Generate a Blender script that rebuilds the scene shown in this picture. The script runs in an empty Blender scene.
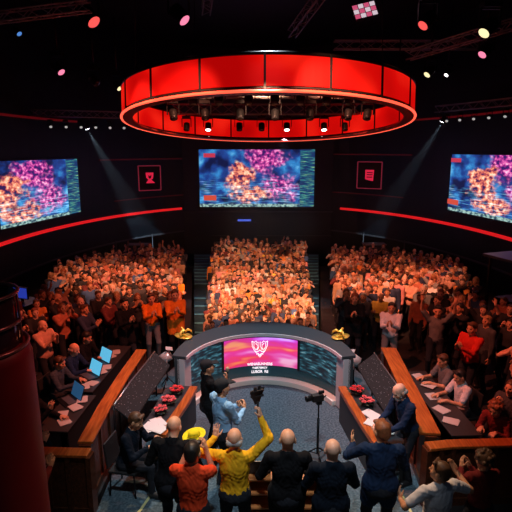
import bpy, math, random
import numpy as np
from mathutils import Vector, Matrix
PI = math.pi
R = math.radians
rng = random.Random(7)
S = bpy.context.scene
COL = S.collection

# ------------------------------------------------------------------ camera, world, light, exposure
cam_d = bpy.data.cameras.new('camera'); cam = bpy.data.objects.new('camera', cam_d); COL.objects.link(cam)
cam.location = (0, 0, 5.25); cam.rotation_euler = (R(90 - 11.97), 0, 0)
cam_d.sensor_width = 36; cam_d.lens = 500 / 512 * 36; cam_d.clip_end = 200
S.camera = cam
S.view_settings.view_transform = 'Standard'; S.view_settings.look = 'None'
S.view_settings.gamma = 1; S.view_settings.exposure = 0.0; S.view_settings.use_curve_mapping = False
S.cycles.max_bounces = 5; S.cycles.diffuse_bounces = 2; S.cycles.glossy_bounces = 2
S.cycles.transparent_max_bounces = 8; S.cycles.volume_bounces = 0; S.cycles.use_denoising = True
S.cycles.sample_clamp_indirect = 3.0
W = bpy.data.worlds.new('hall_air'); S.world = W; W.use_nodes = True
W.node_tree.nodes['Background'].inputs[0].default_value = (0.012, 0.02, 0.035, 1)
W.node_tree.nodes['Background'].inputs[1].default_value = 0.35

def spot(name, loc, aim, power, col, ang, blend=0.6, size=0.15):
    l = bpy.data.lights.new(name, 'SPOT'); l.energy = power; l.color = col
    l.spot_size = R(ang); l.spot_blend = blend; l.shadow_soft_size = size
    o = bpy.data.objects.new(name, l); COL.objects.link(o); o.location = loc
    o.rotation_euler = (Vector(aim) - Vector(loc)).to_track_quat('-Z', 'Y').to_euler()
    return o
WARM = (1.0, 0.46, 0.26); RED = (1.0, 0.20, 0.11); COOL = (0.80, 0.92, 1.0); ORG = (1.0, 0.33, 0.18)
# cool key on the stage, from the ring
spot('stage_key_light', (0.3, 11.8, 9.4), (0.2, 8.9, 0), 1900, COOL, 46, 0.7)
spot('stage_front_light', (0.2, 3.0, 9.6), (0.2, 8.6, 0.2), 1500, COOL, 46, 0.8)
spot('stage_back_light', (-0.4, 9.0, 9.3), (0.2, 5.4, 1.4), 2500, (1.0, 0.62, 0.36), 44, 0.8)
# warm wash on the crowd
spot('centre_crowd_light', (0.3, 8.6, 8.6), (0.1, 18.0, -0.4), 11500, WARM, 24, 0.5, 0.08)
spot('centre_crowd_rear_light', (0.3, 13.0, 8.8), (0.1, 23.5, -0.4), 6200, WARM, 30, 0.8, 0.08)
spot('centre_crowd_side_light', (-4.5, 11.0, 9.0), (0.2, 17.5, -0.3), 4800, WARM, 26, 0.6, 0.08)
spot('left_crowd_light', (-0.8, 9.5, 8.8), (-4.2, 17.2, 0.0), 7800, ORG, 38, 0.9, 0.08)
spot('right_crowd_light', (0.9, 9.5, 8.8), (4.2, 17.2, 0.0), 8600, ORG, 38, 0.9, 0.08)
spot('left_rear_light', (-1.5, 14.0, 8.8), (-4.6, 23.0, -1.0), 2600, ORG, 40, .9, .08)
spot('right_rear_light', (1.9, 14.0, 8.8), (5.0, 23.0, -1.0), 2800, ORG, 40, .9, .08)
spot('left_near_light', (0.6, 8.2, 8.8), (-3.3, 9.9, 0.6), 2900, RED, 48, 0.9, 0.1)
spot('right_near_light', (-0.4, 8.2, 8.8), (3.8, 9.3, 0.6), 2700, RED, 48, 0.9, 0.1)
spot('left_aisle_light', (-1.6, 14.0, 8.8), (-2.2, 19.2, -1.0), 1700, (.6, .82, 1), 11, .6)
spot('right_aisle_light', (1.9, 14.0, 8.8), (2.45, 19.2, -1.0), 1700, (.6, .82, 1), 11, .6)

# ------------------------------------------------------------------ materials
MATS = {}
def mat(name, col, rough=0.6, metal=0.0, emit=0.0, vary=0.0, scale=8.0, bump=0.0, ecol=None, spec=None):
    if name in MATS: return MATS[name]
    m = bpy.data.materials.new(name); m.use_nodes = True; nt = m.node_tree; b = nt.nodes['Principled BSDF']
    b.inputs['Base Color'].default_value = (*col, 1); b.inputs['Roughness'].default_value = rough
    b.inputs['Metallic'].default_value = metal
    if spec is not None: b.inputs['Specular IOR Level'].default_value = spec
    if emit:
        b.inputs['Emission Color'].default_value = (*(ecol or col), 1); b.inputs['Emission Strength'].default_value = emit
    if vary or bump:
        tc = nt.nodes.new('ShaderNodeTexCoord'); n = nt.nodes.new('ShaderNodeTexNoise')
        n.inputs['Scale'].default_value = scale; n.inputs['Detail'].default_value = 5
        nt.links.new(tc.outputs['Object'], n.inputs['Vector'])
        if vary:
            r = nt.nodes.new('ShaderNodeValToRGB'); r.color_ramp.elements[0].position = 0.3; r.color_ramp.elements[1].position = 0.7
            r.color_ramp.elements[0].color = (*[c * (1 - vary) for c in col], 1)
            r.color_ramp.elements[1].color = (*[min(1, c * (1 + vary)) for c in col], 1)
            nt.links.new(n.outputs['Fac'], r.inputs['Fac']); nt.links.new(r.outputs['Color'], b.inputs['Base Color'])
        if bump:
            bp = nt.nodes.new('ShaderNodeBump'); bp.inputs['Strength'].default_value = bump; bp.inputs['Distance'].default_value = 0.02
            nt.links.new(n.outputs['Fac'], bp.inputs['Height']); nt.links.new(bp.outputs['Normal'], b.inputs['Normal'])
    MATS[name] = m; return m

def wood(name, c1, c2, rough=0.35, axis=1):
    m = bpy.data.materials.new(name); m.use_nodes = True; nt = m.node_tree; b = nt.nodes['Principled BSDF']
    tc = nt.nodes.new('ShaderNodeTexCoord'); mp = nt.nodes.new('ShaderNodeMapping')
    sc = [14, 14, 14]; sc[axis] = 1.2; mp.inputs['Scale'].default_value = sc
    n = nt.nodes.new('ShaderNodeTexNoise'); n.inputs['Scale'].default_value = 2; n.inputs['Detail'].default_value = 6
    r = nt.nodes.new('ShaderNodeValToRGB'); r.color_ramp.elements[0].position = .35; r.color_ramp.elements[1].position = .65
    r.color_ramp.elements[0].color = (*c1, 1); r.color_ramp.elements[1].color = (*c2, 1)
    nt.links.new(tc.outputs['Object'], mp.inputs['Vector']); nt.links.new(mp.outputs[0], n.inputs['Vector'])
    nt.links.new(n.outputs['Fac'], r.inputs['Fac']); nt.links.new(r.outputs['Color'], b.inputs['Base Color'])
    b.inputs['Roughness'].default_value = rough
    return m
M_WOOD = wood('orange_wood', (0.30, 0.065, 0.012), (0.55, 0.15, 0.03), 0.3)
M_WOODX = wood('orange_wood_cross', (0.42, 0.14, 0.04), (0.68, 0.27, 0.09), 0.35, 0)
M_DWOOD = wood('dark_wood', (0.05, 0.016, 0.008), (0.12, 0.035, 0.015), 0.3)
M_BLACK = mat('black_paint', (0.012, 0.012, 0.014), 0.5)
M_BLKM = mat('black_metal', (0.02, 0.021, 0.024), 0.35, 0.6)
M_STEEL = mat('steel', (0.55, 0.56, 0.58), 0.3, 0.9)
M_SILVER = mat('silver', (0.8, 0.8, 0.82), 0.35, 0.5)
M_GOLD = mat('gold', (0.95, 0.70, 0.12), 0.35, 0.45)
M_DESK = mat('desk_grey', (0.04, 0.062, 0.075), 0.45, 0.0)
M_DESKP = mat('desk_pillar_grey', (0.58, 0.66, 0.72), 0.4, 0.0)
M_TEAL = mat('desk_teal', (0.035, 0.12, 0.145), 0.35, 0.1)
M_LEDGE = mat('desk_ledge_white', (0.85, 0.85, 0.78), 0.4)
M_TRIM = mat('desk_trim', (0.75, 0.78, 0.82), 0.35, 0.2)
M_WHITE = mat('paper_white', (0.78, 0.77, 0.74), 0.7)
M_WALL = mat('wall_black', (0.006, 0.013, 0.021), 0.5, 0, 0, .25, .6)
M_TRUSS = mat('truss_metal', (0.34, 0.35, 0.37), 0.45, 0.4)

def ramp(nt, stops, interp='LINEAR'):
    r = nt.nodes.new('ShaderNodeValToRGB'); cr = r.color_ramp; cr.interpolation = interp
    while len(cr.elements) < len(stops): cr.elements.new(0.5)
    for e, (p, c) in zip(cr.elements, stops): e.position = p; e.color = (*c, 1)
    return r

def speckle_mat(name, base, dot, scale=60, thr=0.12, rough=0.6):
    m = bpy.data.materials.new(name); m.use_nodes = True; nt = m.node_tree; b = nt.nodes['Principled BSDF']
    tc = nt.nodes.new('ShaderNodeTexCoord'); v = nt.nodes.new('ShaderNodeTexVoronoi'); v.inputs['Scale'].default_value = scale
    r = ramp(nt, [(0, dot), (thr, dot), (thr + .05, base)])
    nt.links.new(tc.outputs['Object'], v.inputs['Vector']); nt.links.new(v.outputs['Distance'], r.inputs['Fac'])
    nt.links.new(r.outputs['Color'], b.inputs['Base Color']); b.inputs['Roughness'].default_value = rough
    return m
M_PERF = speckle_mat('perforated_black', (0.010, 0.011, 0.013), (0.45, 0.46, 0.5), 22, 0.10, 0.9)

def carpet():
    m = bpy.data.materials.new('stage_carpet'); m.use_nodes = True; nt = m.node_tree; b = nt.nodes['Principled BSDF']
    tc = nt.nodes.new('ShaderNodeTexCoord'); n = nt.nodes.new('ShaderNodeTexNoise'); n.inputs['Scale'].default_value = 26; n.inputs['Detail'].default_value = 6
    n2 = nt.nodes.new('ShaderNodeTexNoise'); n2.inputs['Scale'].default_value = 1.1; n2.inputs['Detail'].default_value = 2
    r = ramp(nt, [(0.36, (0.045, 0.085, 0.115)), (0.5, (0.078, 0.135, 0.175)), (0.66, (0.145, 0.22, 0.27))])
    mx = nt.nodes.new('ShaderNodeMix'); mx.data_type = 'RGBA'; mx.blend_type = 'MULTIPLY'; mx.inputs['Factor'].default_value = .35
    nt.links.new(tc.outputs['Object'], n.inputs['Vector']); nt.links.new(tc.outputs['Object'], n2.inputs['Vector'])
    nt.links.new(n.outputs['Fac'], r.inputs['Fac']); nt.links.new(r.outputs['Color'], mx.inputs['A']); nt.links.new(n2.outputs['Fac'], mx.inputs['B'])
    nt.links.new(mx.outputs['Result'], b.inputs['Base Color']); b.inputs['Roughness'].default_value = 0.9
    return m
M_CARPET = carpet()

def screen_mat(name, seed, mirror=False, strength=1.0):
    """a moving-image wall: a coral reef picture given off by the screen"""
    m = bpy.data.materials.new(name); m.use_nodes = True; nt = m.node_tree; N = nt.nodes; L = nt.links
    b = N['Principled BSDF']; b.inputs['Base Color'].default_value = (0.01, 0.01, 0.01, 1); b.inputs['Roughness'].default_value = .4
    tc = N.new('ShaderNodeTexCoord'); mp = N.new('ShaderNodeMapping'); L.new(tc.outputs['UV'], mp.inputs['Vector'])
    mp.inputs['Scale'].default_value = (1.9, 1, 1); mp.inputs['Location'].default_value = (0, 0, seed)
    def noise(sc, det=4, src=mp):
        n = N.new('ShaderNodeTexNoise'); n.inputs['Scale'].default_value = sc; n.inputs['Detail'].default_value = det
        L.new(src.outputs[0], n.inputs['Vector']); return n
    nb = noise(4.5, 6); rb = ramp(nt, [(0.36, (0.004, 0.008, 0.05)), (0.5, (0.012, 0.05, 0.26)), (0.62, (0.03, 0.22, 0.55)), (0.75, (0.22, 0.65, 0.9))])
    L.new(nb.outputs['Fac'], rb.inputs['Fac'])
    vo = noise(15, 6)
    ro = ramp(nt, [(0.40, (0.03, 0.012, 0.08)), (0.47, (0.50, 0.07, 0.08)), (0.55, (0.90, 0.30, 0.16)), (0.66, (1.0, 0.78, 0.55))]); L.new(vo.outputs['Fac'], ro.inputs['Fac'])
    vm = noise(19, 6)
    rm = ramp(nt, [(0.40, (0.03, 0.01, 0.12)), (0.50, (0.34, 0.02, 0.24)), (0.58, (0.80, 0.12, 0.42)), (0.70, (1.0, 0.62, 0.85))]); L.new(vm.outputs['Fac'], rm.inputs['Fac'])
    def blob(cx, cy, rx, ry, soft):
        sx = N.new('ShaderNodeVectorMath'); sx.operation = 'SUBTRACT'; L.new(tc.outputs['UV'], sx.inputs[0]); sx.inputs[1].default_value = (cx, cy, 0)
        sc = N.new('ShaderNodeVectorMath'); sc.operation = 'MULTIPLY'; L.new(sx.outputs[0], sc.inputs[0]); sc.inputs[1].default_value = (1 / rx, 1 / ry, 0)
        ln = N.new('ShaderNodeVectorMath'); ln.operation = 'LENGTH'; L.new(sc.outputs[0], ln.inputs[0])
        nn = noise(5.5, 5); ad = N.new('ShaderNodeMath'); ad.operation = 'MULTIPLY_ADD'; L.new(nn.outputs['Fac'], ad.inputs[0]); ad.inputs[1].default_value = 2.6; L.new(ln.outputs['Value'], ad.inputs[2])
        mr = N.new('ShaderNodeMapRange'); L.new(ad.outputs[0], mr.inputs[0]); mr.inputs[1].default_value = 2.3 + soft; mr.inputs[2].default_value = 2.3 - soft
        return mr
    def mix(f, a, bb, mode='MIX'):
        x = N.new('ShaderNodeMix'); x.data_type = 'RGBA'; x.blend_type = mode
        if isinstance(f, float): x.inputs['Factor'].default_value = f
        else: L.new(f.outputs[0], x.inputs['Factor'])
        L.new(a, x.inputs['A']); L.new(bb, x.inputs['B']); return x.outputs['Result']
    fx = (lambda x: 1 - x) if mirror else (lambda x: x)
    c = rb.outputs['Color']
    c = mix(blob(fx(.56), .84, .15, .22, .25), c, rm.outputs['Color'])
    c = mix(blob(fx(.70), .36, .13, .20, .3), c, rm.outputs['Color'])
    c = mix(blob(fx(.36), .52, .115, .27, .2), c, ro.outputs['Color'])
    c = mix(blob(fx(.45), .20, .14, .16, .2), c, ro.outputs['Color'])
    # bright streaky reef floor
    mp2 = N.new('ShaderNodeMapping'); mp2.inputs['Scale'].default_value = (3, 22, 1); L.new(tc.outputs['UV'], mp2.inputs['Vector'])
    ns = noise(2.5, 4, mp2); rs = ramp(nt, [(0.5, (0.0, 0.0, 0.0)), (0.62, (0.10, 0.42, 0.55)), (0.72, (0.9, 0.7, 0.85))]); L.new(ns.outputs['Fac'], rs.inputs['Fac'])
    c = mix(blob(.55, .20, .8, .26, .3), c, mix(0.75, c, rs.outputs['Color'], 'ADD'))
    # caption strip along the bottom and a column of dials on the right
    sp = N.new('ShaderNodeSeparateXYZ'); L.new(tc.outputs['UV'], sp.inputs[0])
    lt = N.new('ShaderNodeMath'); lt.operation = 'LESS_THAN'; L.new(sp.outputs[1], lt.inputs[0]); lt.inputs[1].default_value = .055
    rc = ramp(nt, [(0.4, (0.02, 0.06, 0.10)), (0.6, (0.35, 0.55, 0.5))]); nc = noise(24, 2); L.new(nc.outputs['Fac'], rc.inputs['Fac'])
    c = mix(lt, c, rc.outputs['Color'])
    gt = N.new('ShaderNodeMath'); gt.operation = 'GREATER_THAN'; L.new(sp.outputs[0], gt.inputs[0]); gt.inputs[1].default_value = .875
    rg = ramp(nt, [(0.50, (0.008, 0.03, 0.12)), (0.60, (0.03, 0.24, 0.25)), (0.70, (0.35, 0.62, 0.15))]); ng = noise(3.5, 3, mp2); L.new(ng.outputs['Fac'], rg.inputs['Fac'])
    c = mix(gt, c, rg.outputs['Color'])
    L.new(c, b.inputs['Emission Color']); b.inputs['Emission Strength'].default_value = strength
    return m

def desk_screen_mat():
    m = bpy.data.materials.new('pink_display'); m.use_nodes = True; nt = m.node_tree; N = nt.nodes; L = nt.links
    b = N['Principled BSDF']; b.inputs['Base Color'].default_value = (0.02, 0.02, 0.02, 1)
    tc = N.new('ShaderNodeTexCoord'); mp = N.new('ShaderNodeMapping'); L.new(tc.outputs['UV'], mp.inputs['Vector'])
    mp.inputs['Rotation'].default_value = (0, 0, -.5); mp.inputs['Scale'].default_value = (1.0, 1.5, 1)
    n = N.new('ShaderNodeTexNoise'); n.inputs['Scale'].default_value = 1.6; n.inputs['Detail'].default_value = 2; L.new(mp.outputs[0], n.inputs['Vector'])
    r = ramp(nt, [(0.34, (1.0, 0.34, 0.12)), (0.43, (0.88, 0.05, 0.16)), (0.52, (0.80, 0.04, 0.34)), (0.60, (0.85, 0.14, 0.58)), (0.70, (0.95, 0.55, 0.88))])
    L.new(n.outputs['Fac'], r.inputs['Fac'])
    sp = N.new('ShaderNodeSeparateXYZ'); L.new(tc.outputs['UV'], sp.inputs[0])
    g = ramp(nt, [(0, (0.9, 0.5, 0.5)), (.6, (1, 1, 1)), (1, (.75, .7, 1.6))]); L.new(sp.outputs[1], g.inputs['Fac'])
    x = N.new('ShaderNodeMix'); x.data_type = 'RGBA'; x.blend_type = 'MULTIPLY'; x.inputs['Factor'].default_value = .8
    L.new(r.outputs['Color'], x.inputs['A']); L.new(g.outputs['Color'], x.inputs['B'])
    L.new(x.outputs['Result'], b.inputs['Emission Color']); b.inputs['Emission Strength'].default_value = 1.0
    return m

def info_screen_mat():
    m = bpy.data.materials.new('info_display'); m.use_nodes = True; nt = m.node_tree; N = nt.nodes; L = nt.links
    b = N['Principled BSDF']; b.inputs['Base Color'].default_value = (0.01, 0.01, 0.01, 1)
    tc = N.new('ShaderNodeTexCoord'); mp = N.new('ShaderNodeMapping'); L.new(tc.outputs['UV'], mp.inputs['Vector']); mp.inputs['Scale'].default_value = (2.5, 7, 1)
    n = N.new('ShaderNodeTexNoise'); n.inputs['Scale'].default_value = 1.7; n.inputs['Detail'].default_value = 4; L.new(mp.outputs[0], n.inputs['Vector'])
    r = ramp(nt, [(0.44, (0.006, 0.014, 0.022)), (0.54, (0.012, 0.06, 0.085)), (0.63, (0.06, 0.20, 0.26)), (0.74, (0.5, 0.65, 0.68))])
    L.new(n.outputs['Fac'], r.inputs['Fac']); L.new(r.outputs['Color'], b.inputs['Emission Color']); b.inputs['Emission Strength'].default_value = .9
    return m

def ring_mat():
    m = bpy.data.materials.new('ring_glow'); m.use_nodes = True; nt = m.node_tree; N = nt.nodes; L = nt.links
    b = N['Principled BSDF']; b.inputs['Base Color'].default_value = (0.12, 0.002, 0.002, 1); b.inputs['Roughness'].default_value = .5; b.inputs['Specular IOR Level'].default_value = .1
    tc = N.new('ShaderNodeTexCoord'); n = N.new('ShaderNodeTexNoise'); n.inputs['Scale'].default_value = .55; n.inputs['Detail'].default_value = 1
    L.new(tc.outputs['Object'], n.inputs['Vector'])
    r = ramp(nt, [(0.34, (0.42, 0.001, 0.001)), (0.52, (0.66, 0.003, 0.002)), (0.68, (0.98, 0.020, 0.008))])
    L.new(n.outputs['Fac'], r.inputs['Fac']); L.new(r.outputs['Color'], b.inputs['Emission Color']); b.inputs['Emission Strength'].default_value = 1.0
    return m

# ------------------------------------------------------------------ mesh helpers
class MB:
    def __init__(s): s.v = []; s.f = []; s.m = []; s.uv = {}; s.sm = []
    def add(s, vs, fs, mi=0, smooth=False):
        o = len(s.v); s.v += [tuple(v) for v in vs]
        for f in fs: s.f.append([i + o for i in f]); s.m.append(mi); s.sm.append(smooth)
        return s
    def box(s, c, d, rot=None, mi=0):
        hx, hy, hz = d[0] / 2, d[1] / 2, d[2] / 2
        vs = [Vector((x * hx, y * hy, z * hz)) for z in (-1, 1) for y in (-1, 1) for x in (-1, 1)]
        if rot is not None: vs = [rot @ v for v in vs]
        vs = [v + Vector(c) for v in vs]
        return s.add(vs, [[0, 2, 3, 1], [4, 5, 7, 6], [0, 1, 5, 4], [2, 6, 7, 3], [0, 4, 6, 2], [1, 3, 7, 5]], mi)
    def tube(s, pts, r, n=8, mi=0, closed=False):
        pts = [Vector(p) for p in pts]; k = len(pts); rr = r if isinstance(r, (list, tuple)) else [r] * k
        vs = []
        for i, p in enumerate(pts):
            a = pts[(i - 1) % k] if (closed or i > 0) else p; b = pts[(i + 1) % k] if (closed or i < k - 1) else p
            t = (b - a).normalized(); u = t.cross(Vector((0, 0, 1)))
            if u.length < .05: u = t.cross(Vector((0, 1, 0)))
            u.normalize(); w = t.cross(u)
            vs += [p + (u * math.cos(2 * PI * j / n) + w * math.sin(2 * PI * j / n)) * rr[i] for j in range(n)]
        fs = []
        for i in range(k if closed else k - 1):
            i2 = (i + 1) % k
            for j in range(n):
                j2 = (j + 1) % n; fs.append([i * n + j, i * n + j2, i2 * n + j2, i2 * n + j])
        if not closed: fs += [list(range(n))[::-1], [(k - 1) * n + j for j in range(n)]]
        return s.add(vs, fs, mi, True)
    def lathe(s, prof, c=(0, 0, 0), n=24, mi=0, rot=None, cap=True):
        vs = []
        for (r, z) in prof:
            for j in range(n):
                v = Vector((r * math.cos(2 * PI * j / n), r * math.sin(2 * PI * j / n), z))
                if rot is not None: v = rot @ v
                vs.append(v + Vector(c))
        fs = [[i * n + j, i * n + (j + 1) % n, (i + 1) * n + (j + 1) % n, (i + 1) * n + j] for i in range(len(prof) - 1) for j in range(n)]
        if cap: fs += [list(range(n))[::-1], [(len(prof) - 1) * n + j for j in range(n)]]
        return s.add(vs, fs, mi, True)
    def prism(s, poly, z0, z1, mi=0):
        n = len(poly)
        vs = [(x, y, z0) for x, y in poly] + [(x, y, z1) for x, y in poly]
        return s.add(vs, [list(range(n))[::-1], [n + i for i in range(n)]] + [[i, (i + 1) % n, n + (i + 1) % n, n + i] for i in range(n)], mi)
    def loft(s, secs, mi=0, closed=False, smooth=False):
        n = len(secs[0]); k = len(secs); vs = [v for sec in secs for v in sec]; fs = []
        for i in range(k if closed else k - 1):
            i2 = (i + 1) % k
            for j in range(n): j2 = (j + 1) % n; fs.append([i * n + j, i * n + j2, i2 * n + j2, i2 * n + j])
        if not closed: fs += [list(range(n))[::-1], [(k - 1) * n + j for j in range(n)]]
        return s.add(vs, fs, mi, smooth)
    def build(s, name, mats, parent=None, bevel=0, loc=None):
        me = bpy.data.meshes.new(name); me.from_pydata(s.v, [], s.f)
        for mm in (mats if isinstance(mats, (list, tuple)) else [mats]): me.materials.append(mm)
        me.polygons.foreach_set('material_index', s.m); me.polygons.foreach_set('use_smooth', s.sm); me.update()
        o = bpy.data.objects.new(name, me); COL.objects.link(o)
        if parent is not None: o.parent = parent
        if loc: o.location = loc
        if bevel:
            md = o.modifiers.new('bevel', 'BEVEL'); md.width = bevel; md.segments = 2; md.limit_method = 'ANGLE'
        return o

def tag(o, label, cat, group=None, kind=None):
    o['label'] = label; o['category'] = cat
    if group: o['group'] = group
    if kind: o['kind'] = kind
    return o
def thing(name, loc, rz, label, cat, group=None):
    o = bpy.data.objects.new(name, None); COL.objects.link(o); o.location = loc; o.rotation_euler = (0, 0, rz)
    o.empty_display_size = .1
    return tag(o, label, cat, group)
def struct(o): o['kind'] = 'structure'; return o
def uvquad(o, corners_uv):
    me = o.data; uv = me.uv_layers.new(name='UVMap')
    for li, l in enumerate(me.loops): uv.data[li].uv = corners_uv[l.vertex_index]
def copy_tree(o, parent=None):
    c = o.copy(); COL.objects.link(c); c.parent = parent
    for ch in list(o.children): copy_tree(ch, c)
    return c

# ================================================================== THE HALL
ECX, ECY, EA, EB = 0.3, 17.5, 9.9, 14.5
def ept(a, off=0.0): return (ECX + (EA + off) * math.cos(a), ECY + (EB + off) * math.sin(a))
A0, A1 = R(-35), R(215)
def wall_band(name, z0, z1, off0, off1, m, a0=A0, a1=A1, n=72):
    b = MB(); secs = []
    for i in range(n + 1):
        a = a0 + (a1 - a0) * i / n; p = ept(a, off0); q = ept(a, off1)
        secs.append([(p[0], p[1], z0), (q[0], q[1], z0), (q[0], q[1], z1), (p[0], p[1], z1)])
    b.loft(secs, smooth=False); return b.build(name, m)
struct(wall_band('wall_back', 0.42, 11.2, 0.0, 0.3, M_WALL))
struct(wall_band('wall_back_lower', -2.2, 0.42, 1.1, 1.4, M_BLACK))
struct(wall_band('trim_1', 0.36, 0.44, -0.05, 1.2, mat('trim_grey', (0.10, 0.12, 0.14), .4)))
M_REDLED = mat('red_led', (0.5, 0.01, 0.01), .4, 0, 0.75, ecol=(0.85, 0.012, 0.015))
M_REDDIM = mat('red_led_dim', (0.2, 0.01, 0.01), .4, 0, 0.07, ecol=(0.8, 0.02, 0.03))
M_REDDIM2 = mat('red_led_faint', (0.2, 0.01, 0.01), .4, 0, 0.022, ecol=(0.8, 0.02, 0.04))
def strip(z, h, a0, a1, m, label):
    o = wall_band('wall_light_strip', z - h / 2, z + h / 2, -0.06, 0.02, m, a0, a1, 40); return tag(o, label, 'light strip', None)
strip(1.79, .13, R(-20), R(61), M_REDLED, 'bright red light strip curving along the right side of the hall wall')
strip(1.79, .13, R(119), R(200), M_REDLED, 'bright red light strip curving along the left side of the hall wall')
strip(6.75, .09, R(-5), R(40), M_REDDIM, 'dim red light strip high on the wall above the right screen')
strip(6.55, .09, R(152), R(185), M_REDDIM, 'dim red light strip high on the wall above the left screen')
strip(5.0, .07, R(38), R(64), M_REDDIM2, 'faint red line on the wall above the right emblem panel')
strip(4.75, .07, R(118), R(146), M_REDDIM2, 'faint red line on the wall above the left emblem panel')
strip(2.75, .05, R(40), R(64), M_REDDIM2, 'faint red line on the wall below the right emblem panel')
strip(2.6, .05, R(118), R(142), M_REDDIM2, 'faint red line on the wall below the left emblem panel')
# flat dark panel behind the centre screen
b = MB(); b.box((0.1, 30.3, 4.6), (8.9, .5, 9.0)); b.box((0.1, 30.0, 1.55), (9.0, .25, .12)); b.build('wall_centre', mat('panel_teal_black', (0.010, 0.022, 0.028), .45))['kind'] = 'structure'
# recess and door below it
b = MB(); b.box((0.1, 30.2, -0.4), (8.9, .5, 1.1)); struct(b.build('wall_centre_base', M_BLACK))
b = MB(); b.box((-0.7, 29.9, .05), (1.5, .1, 1.9)); d = struct(b.build('door_1', mat('door_blue_black', (.01, .014, .03), .5)))
b = MB(); b.box((-0.7, 29.82, 1.12), (.8, .06, .10)); tag(b.build('door_light', mat('blue_lamp', (.05, .1, .6), .4, 0, 1.4, ecol=(.05, .09, .5))), 'small blue light bar glowing above the doorway under the centre screen', 'light')
# floors
b = MB(); b.prism([(-40, -3), (40, -3), (40, 40), (-40, 40)], -2.4, -2.2); struct(b.build('floor', M_BLACK))
b = MB(); b.prism([(-2.3, 1.5), (2.42, 1.5), (2.75, 10.3), (2.3, 11.9), (-1.9, 11.9), (-2.42, 10.3)], -0.12, 0.0); struct(b.build('floor_stage', M_CARPET))
b = MB(); b.prism([(-2.3, 1.5), (-2.42, 10.3), (-1.9, 11.9), (-1.9, 12.05), (2.3, 12.05), (2.3, 11.9), (2.75, 10.3), (2.42, 1.5)], -2.2, -0.13); struct(b.build('floor_stage_base', M_BLACK))

def zside(y): return 0.0 if y < 12 else max(-1.3, -0.1 * (y - 12))
def zcen(y): return -1.45 + (y - 14.3) * 0.033
M_FLOORD = mat('floor_dark', (0.020, 0.017, 0.018), .6, 0, 0, .3, 3)
M_AISLE = mat('aisle_grey', (0.006, 0.028, 0.045), .6, 0, 0, .15, 3)
M_NOSE = mat('stair_nosing', (0.06, 0.20, 0.27), .5)
M_FWOOD = wood('floor_wood', (0.16, 0.05, 0.018), (0.30, 0.10, 0.035), .4)
for sgn, nm in ((-1, 'left'), (1, 'right')):
    b = MB()
    ys = [3.0, 8.0, 12.0] + [12 + i * 1.0 for i in range(1, 17)]
    secs = []
    for y in ys:
        xi = (1.72 + .12 * (y - 12) + (.0)) if y > 12 else 2.46
        if sgn < 0 and y <= 12: xi = 2.44
        if sgn > 0 and y <= 12: xi = 2.78
        xo = 12.0; z = zside(y)
        secs.append([(sgn * xi, y, -2.2), (sgn * xo, y, -2.2), (sgn * xo, y, z), (sgn * xi, y, z)])
    b.loft(secs); struct(b.build('floor_' + nm, M_FLOORD))
# wooden boards strip beside the left barrier
b = MB()
for i in range(5): b.box((-2.72 - i * .155, 8.4, .012), (.145, 3.8, .02))
struct(b.build('floor_boards', M_FWOOD))
# centre rake: one broad low platform per row
b = MB()
for j in range(20):
    y = 14.0 + .7 * j; b.prism([(-1.62 - .062 * (y - 14.5), y - .3), (1.80 + .068 * (y - 14.5), y - .3), (1.85 + .068 * (y - 14), y + .4), (-1.66 - .062 * (y - 14), y + .4)], -2.15, zcen(y + .3))
struct(b.build('floor_centre', M_FLOORD))
# aisle stairs
def aisle(sgn):
    b = MB(); nb = MB(); y = 12.3; z = -1.75; k = 0
    while y < 27.6:
        flat = (k in (11,)); dy = 1.8 if flat else .66
        za = z
        xi0 = 1.60 + .064 * (y - 14.5) + .02; xo0 = 1.62 + .12 * (y - 12)
        xi1 = 1.60 + .064 * (y + dy - 14.5) + .02; xo1 = 1.62 + .12 * (y + dy - 12)
        if sgn > 0: xi0 += .16; xi1 += .16; xo0 += .04; xo1 += .04
        q = [(sgn * xi0, y), (sgn * xo0, y), (sgn * xo1, y + dy), (sgn * xi1, y + dy)]
        if sgn < 0: q = q[::-1]
        b.prism(q, -2.15, za)
        c0 = Vector((sgn * xi0, y, za + .012)); c1 = Vector((sgn * xo0, y, za + .012))
        nb.box((c0 + c1) / 2 + Vector((0, .05, 0)), ((c1 - c0).length - .04, .10, .02))
        y += dy; k += 1; z += .12 if k > 5 else .07
        z = min(z, -0.55)
    o = struct(b.build('stairs_left' if sgn < 0 else 'stairs_right', M_AISLE)); nb.build('stair_nosing', M_NOSE, o)
aisle(-1); aisle(1)
# ceiling
b = MB(); b.prism([(-14, -1), (14, -1), (14, 34), (-14, 34)], 11.2, 11.4); struct(b.build('ceiling', M_BLACK))

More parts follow.
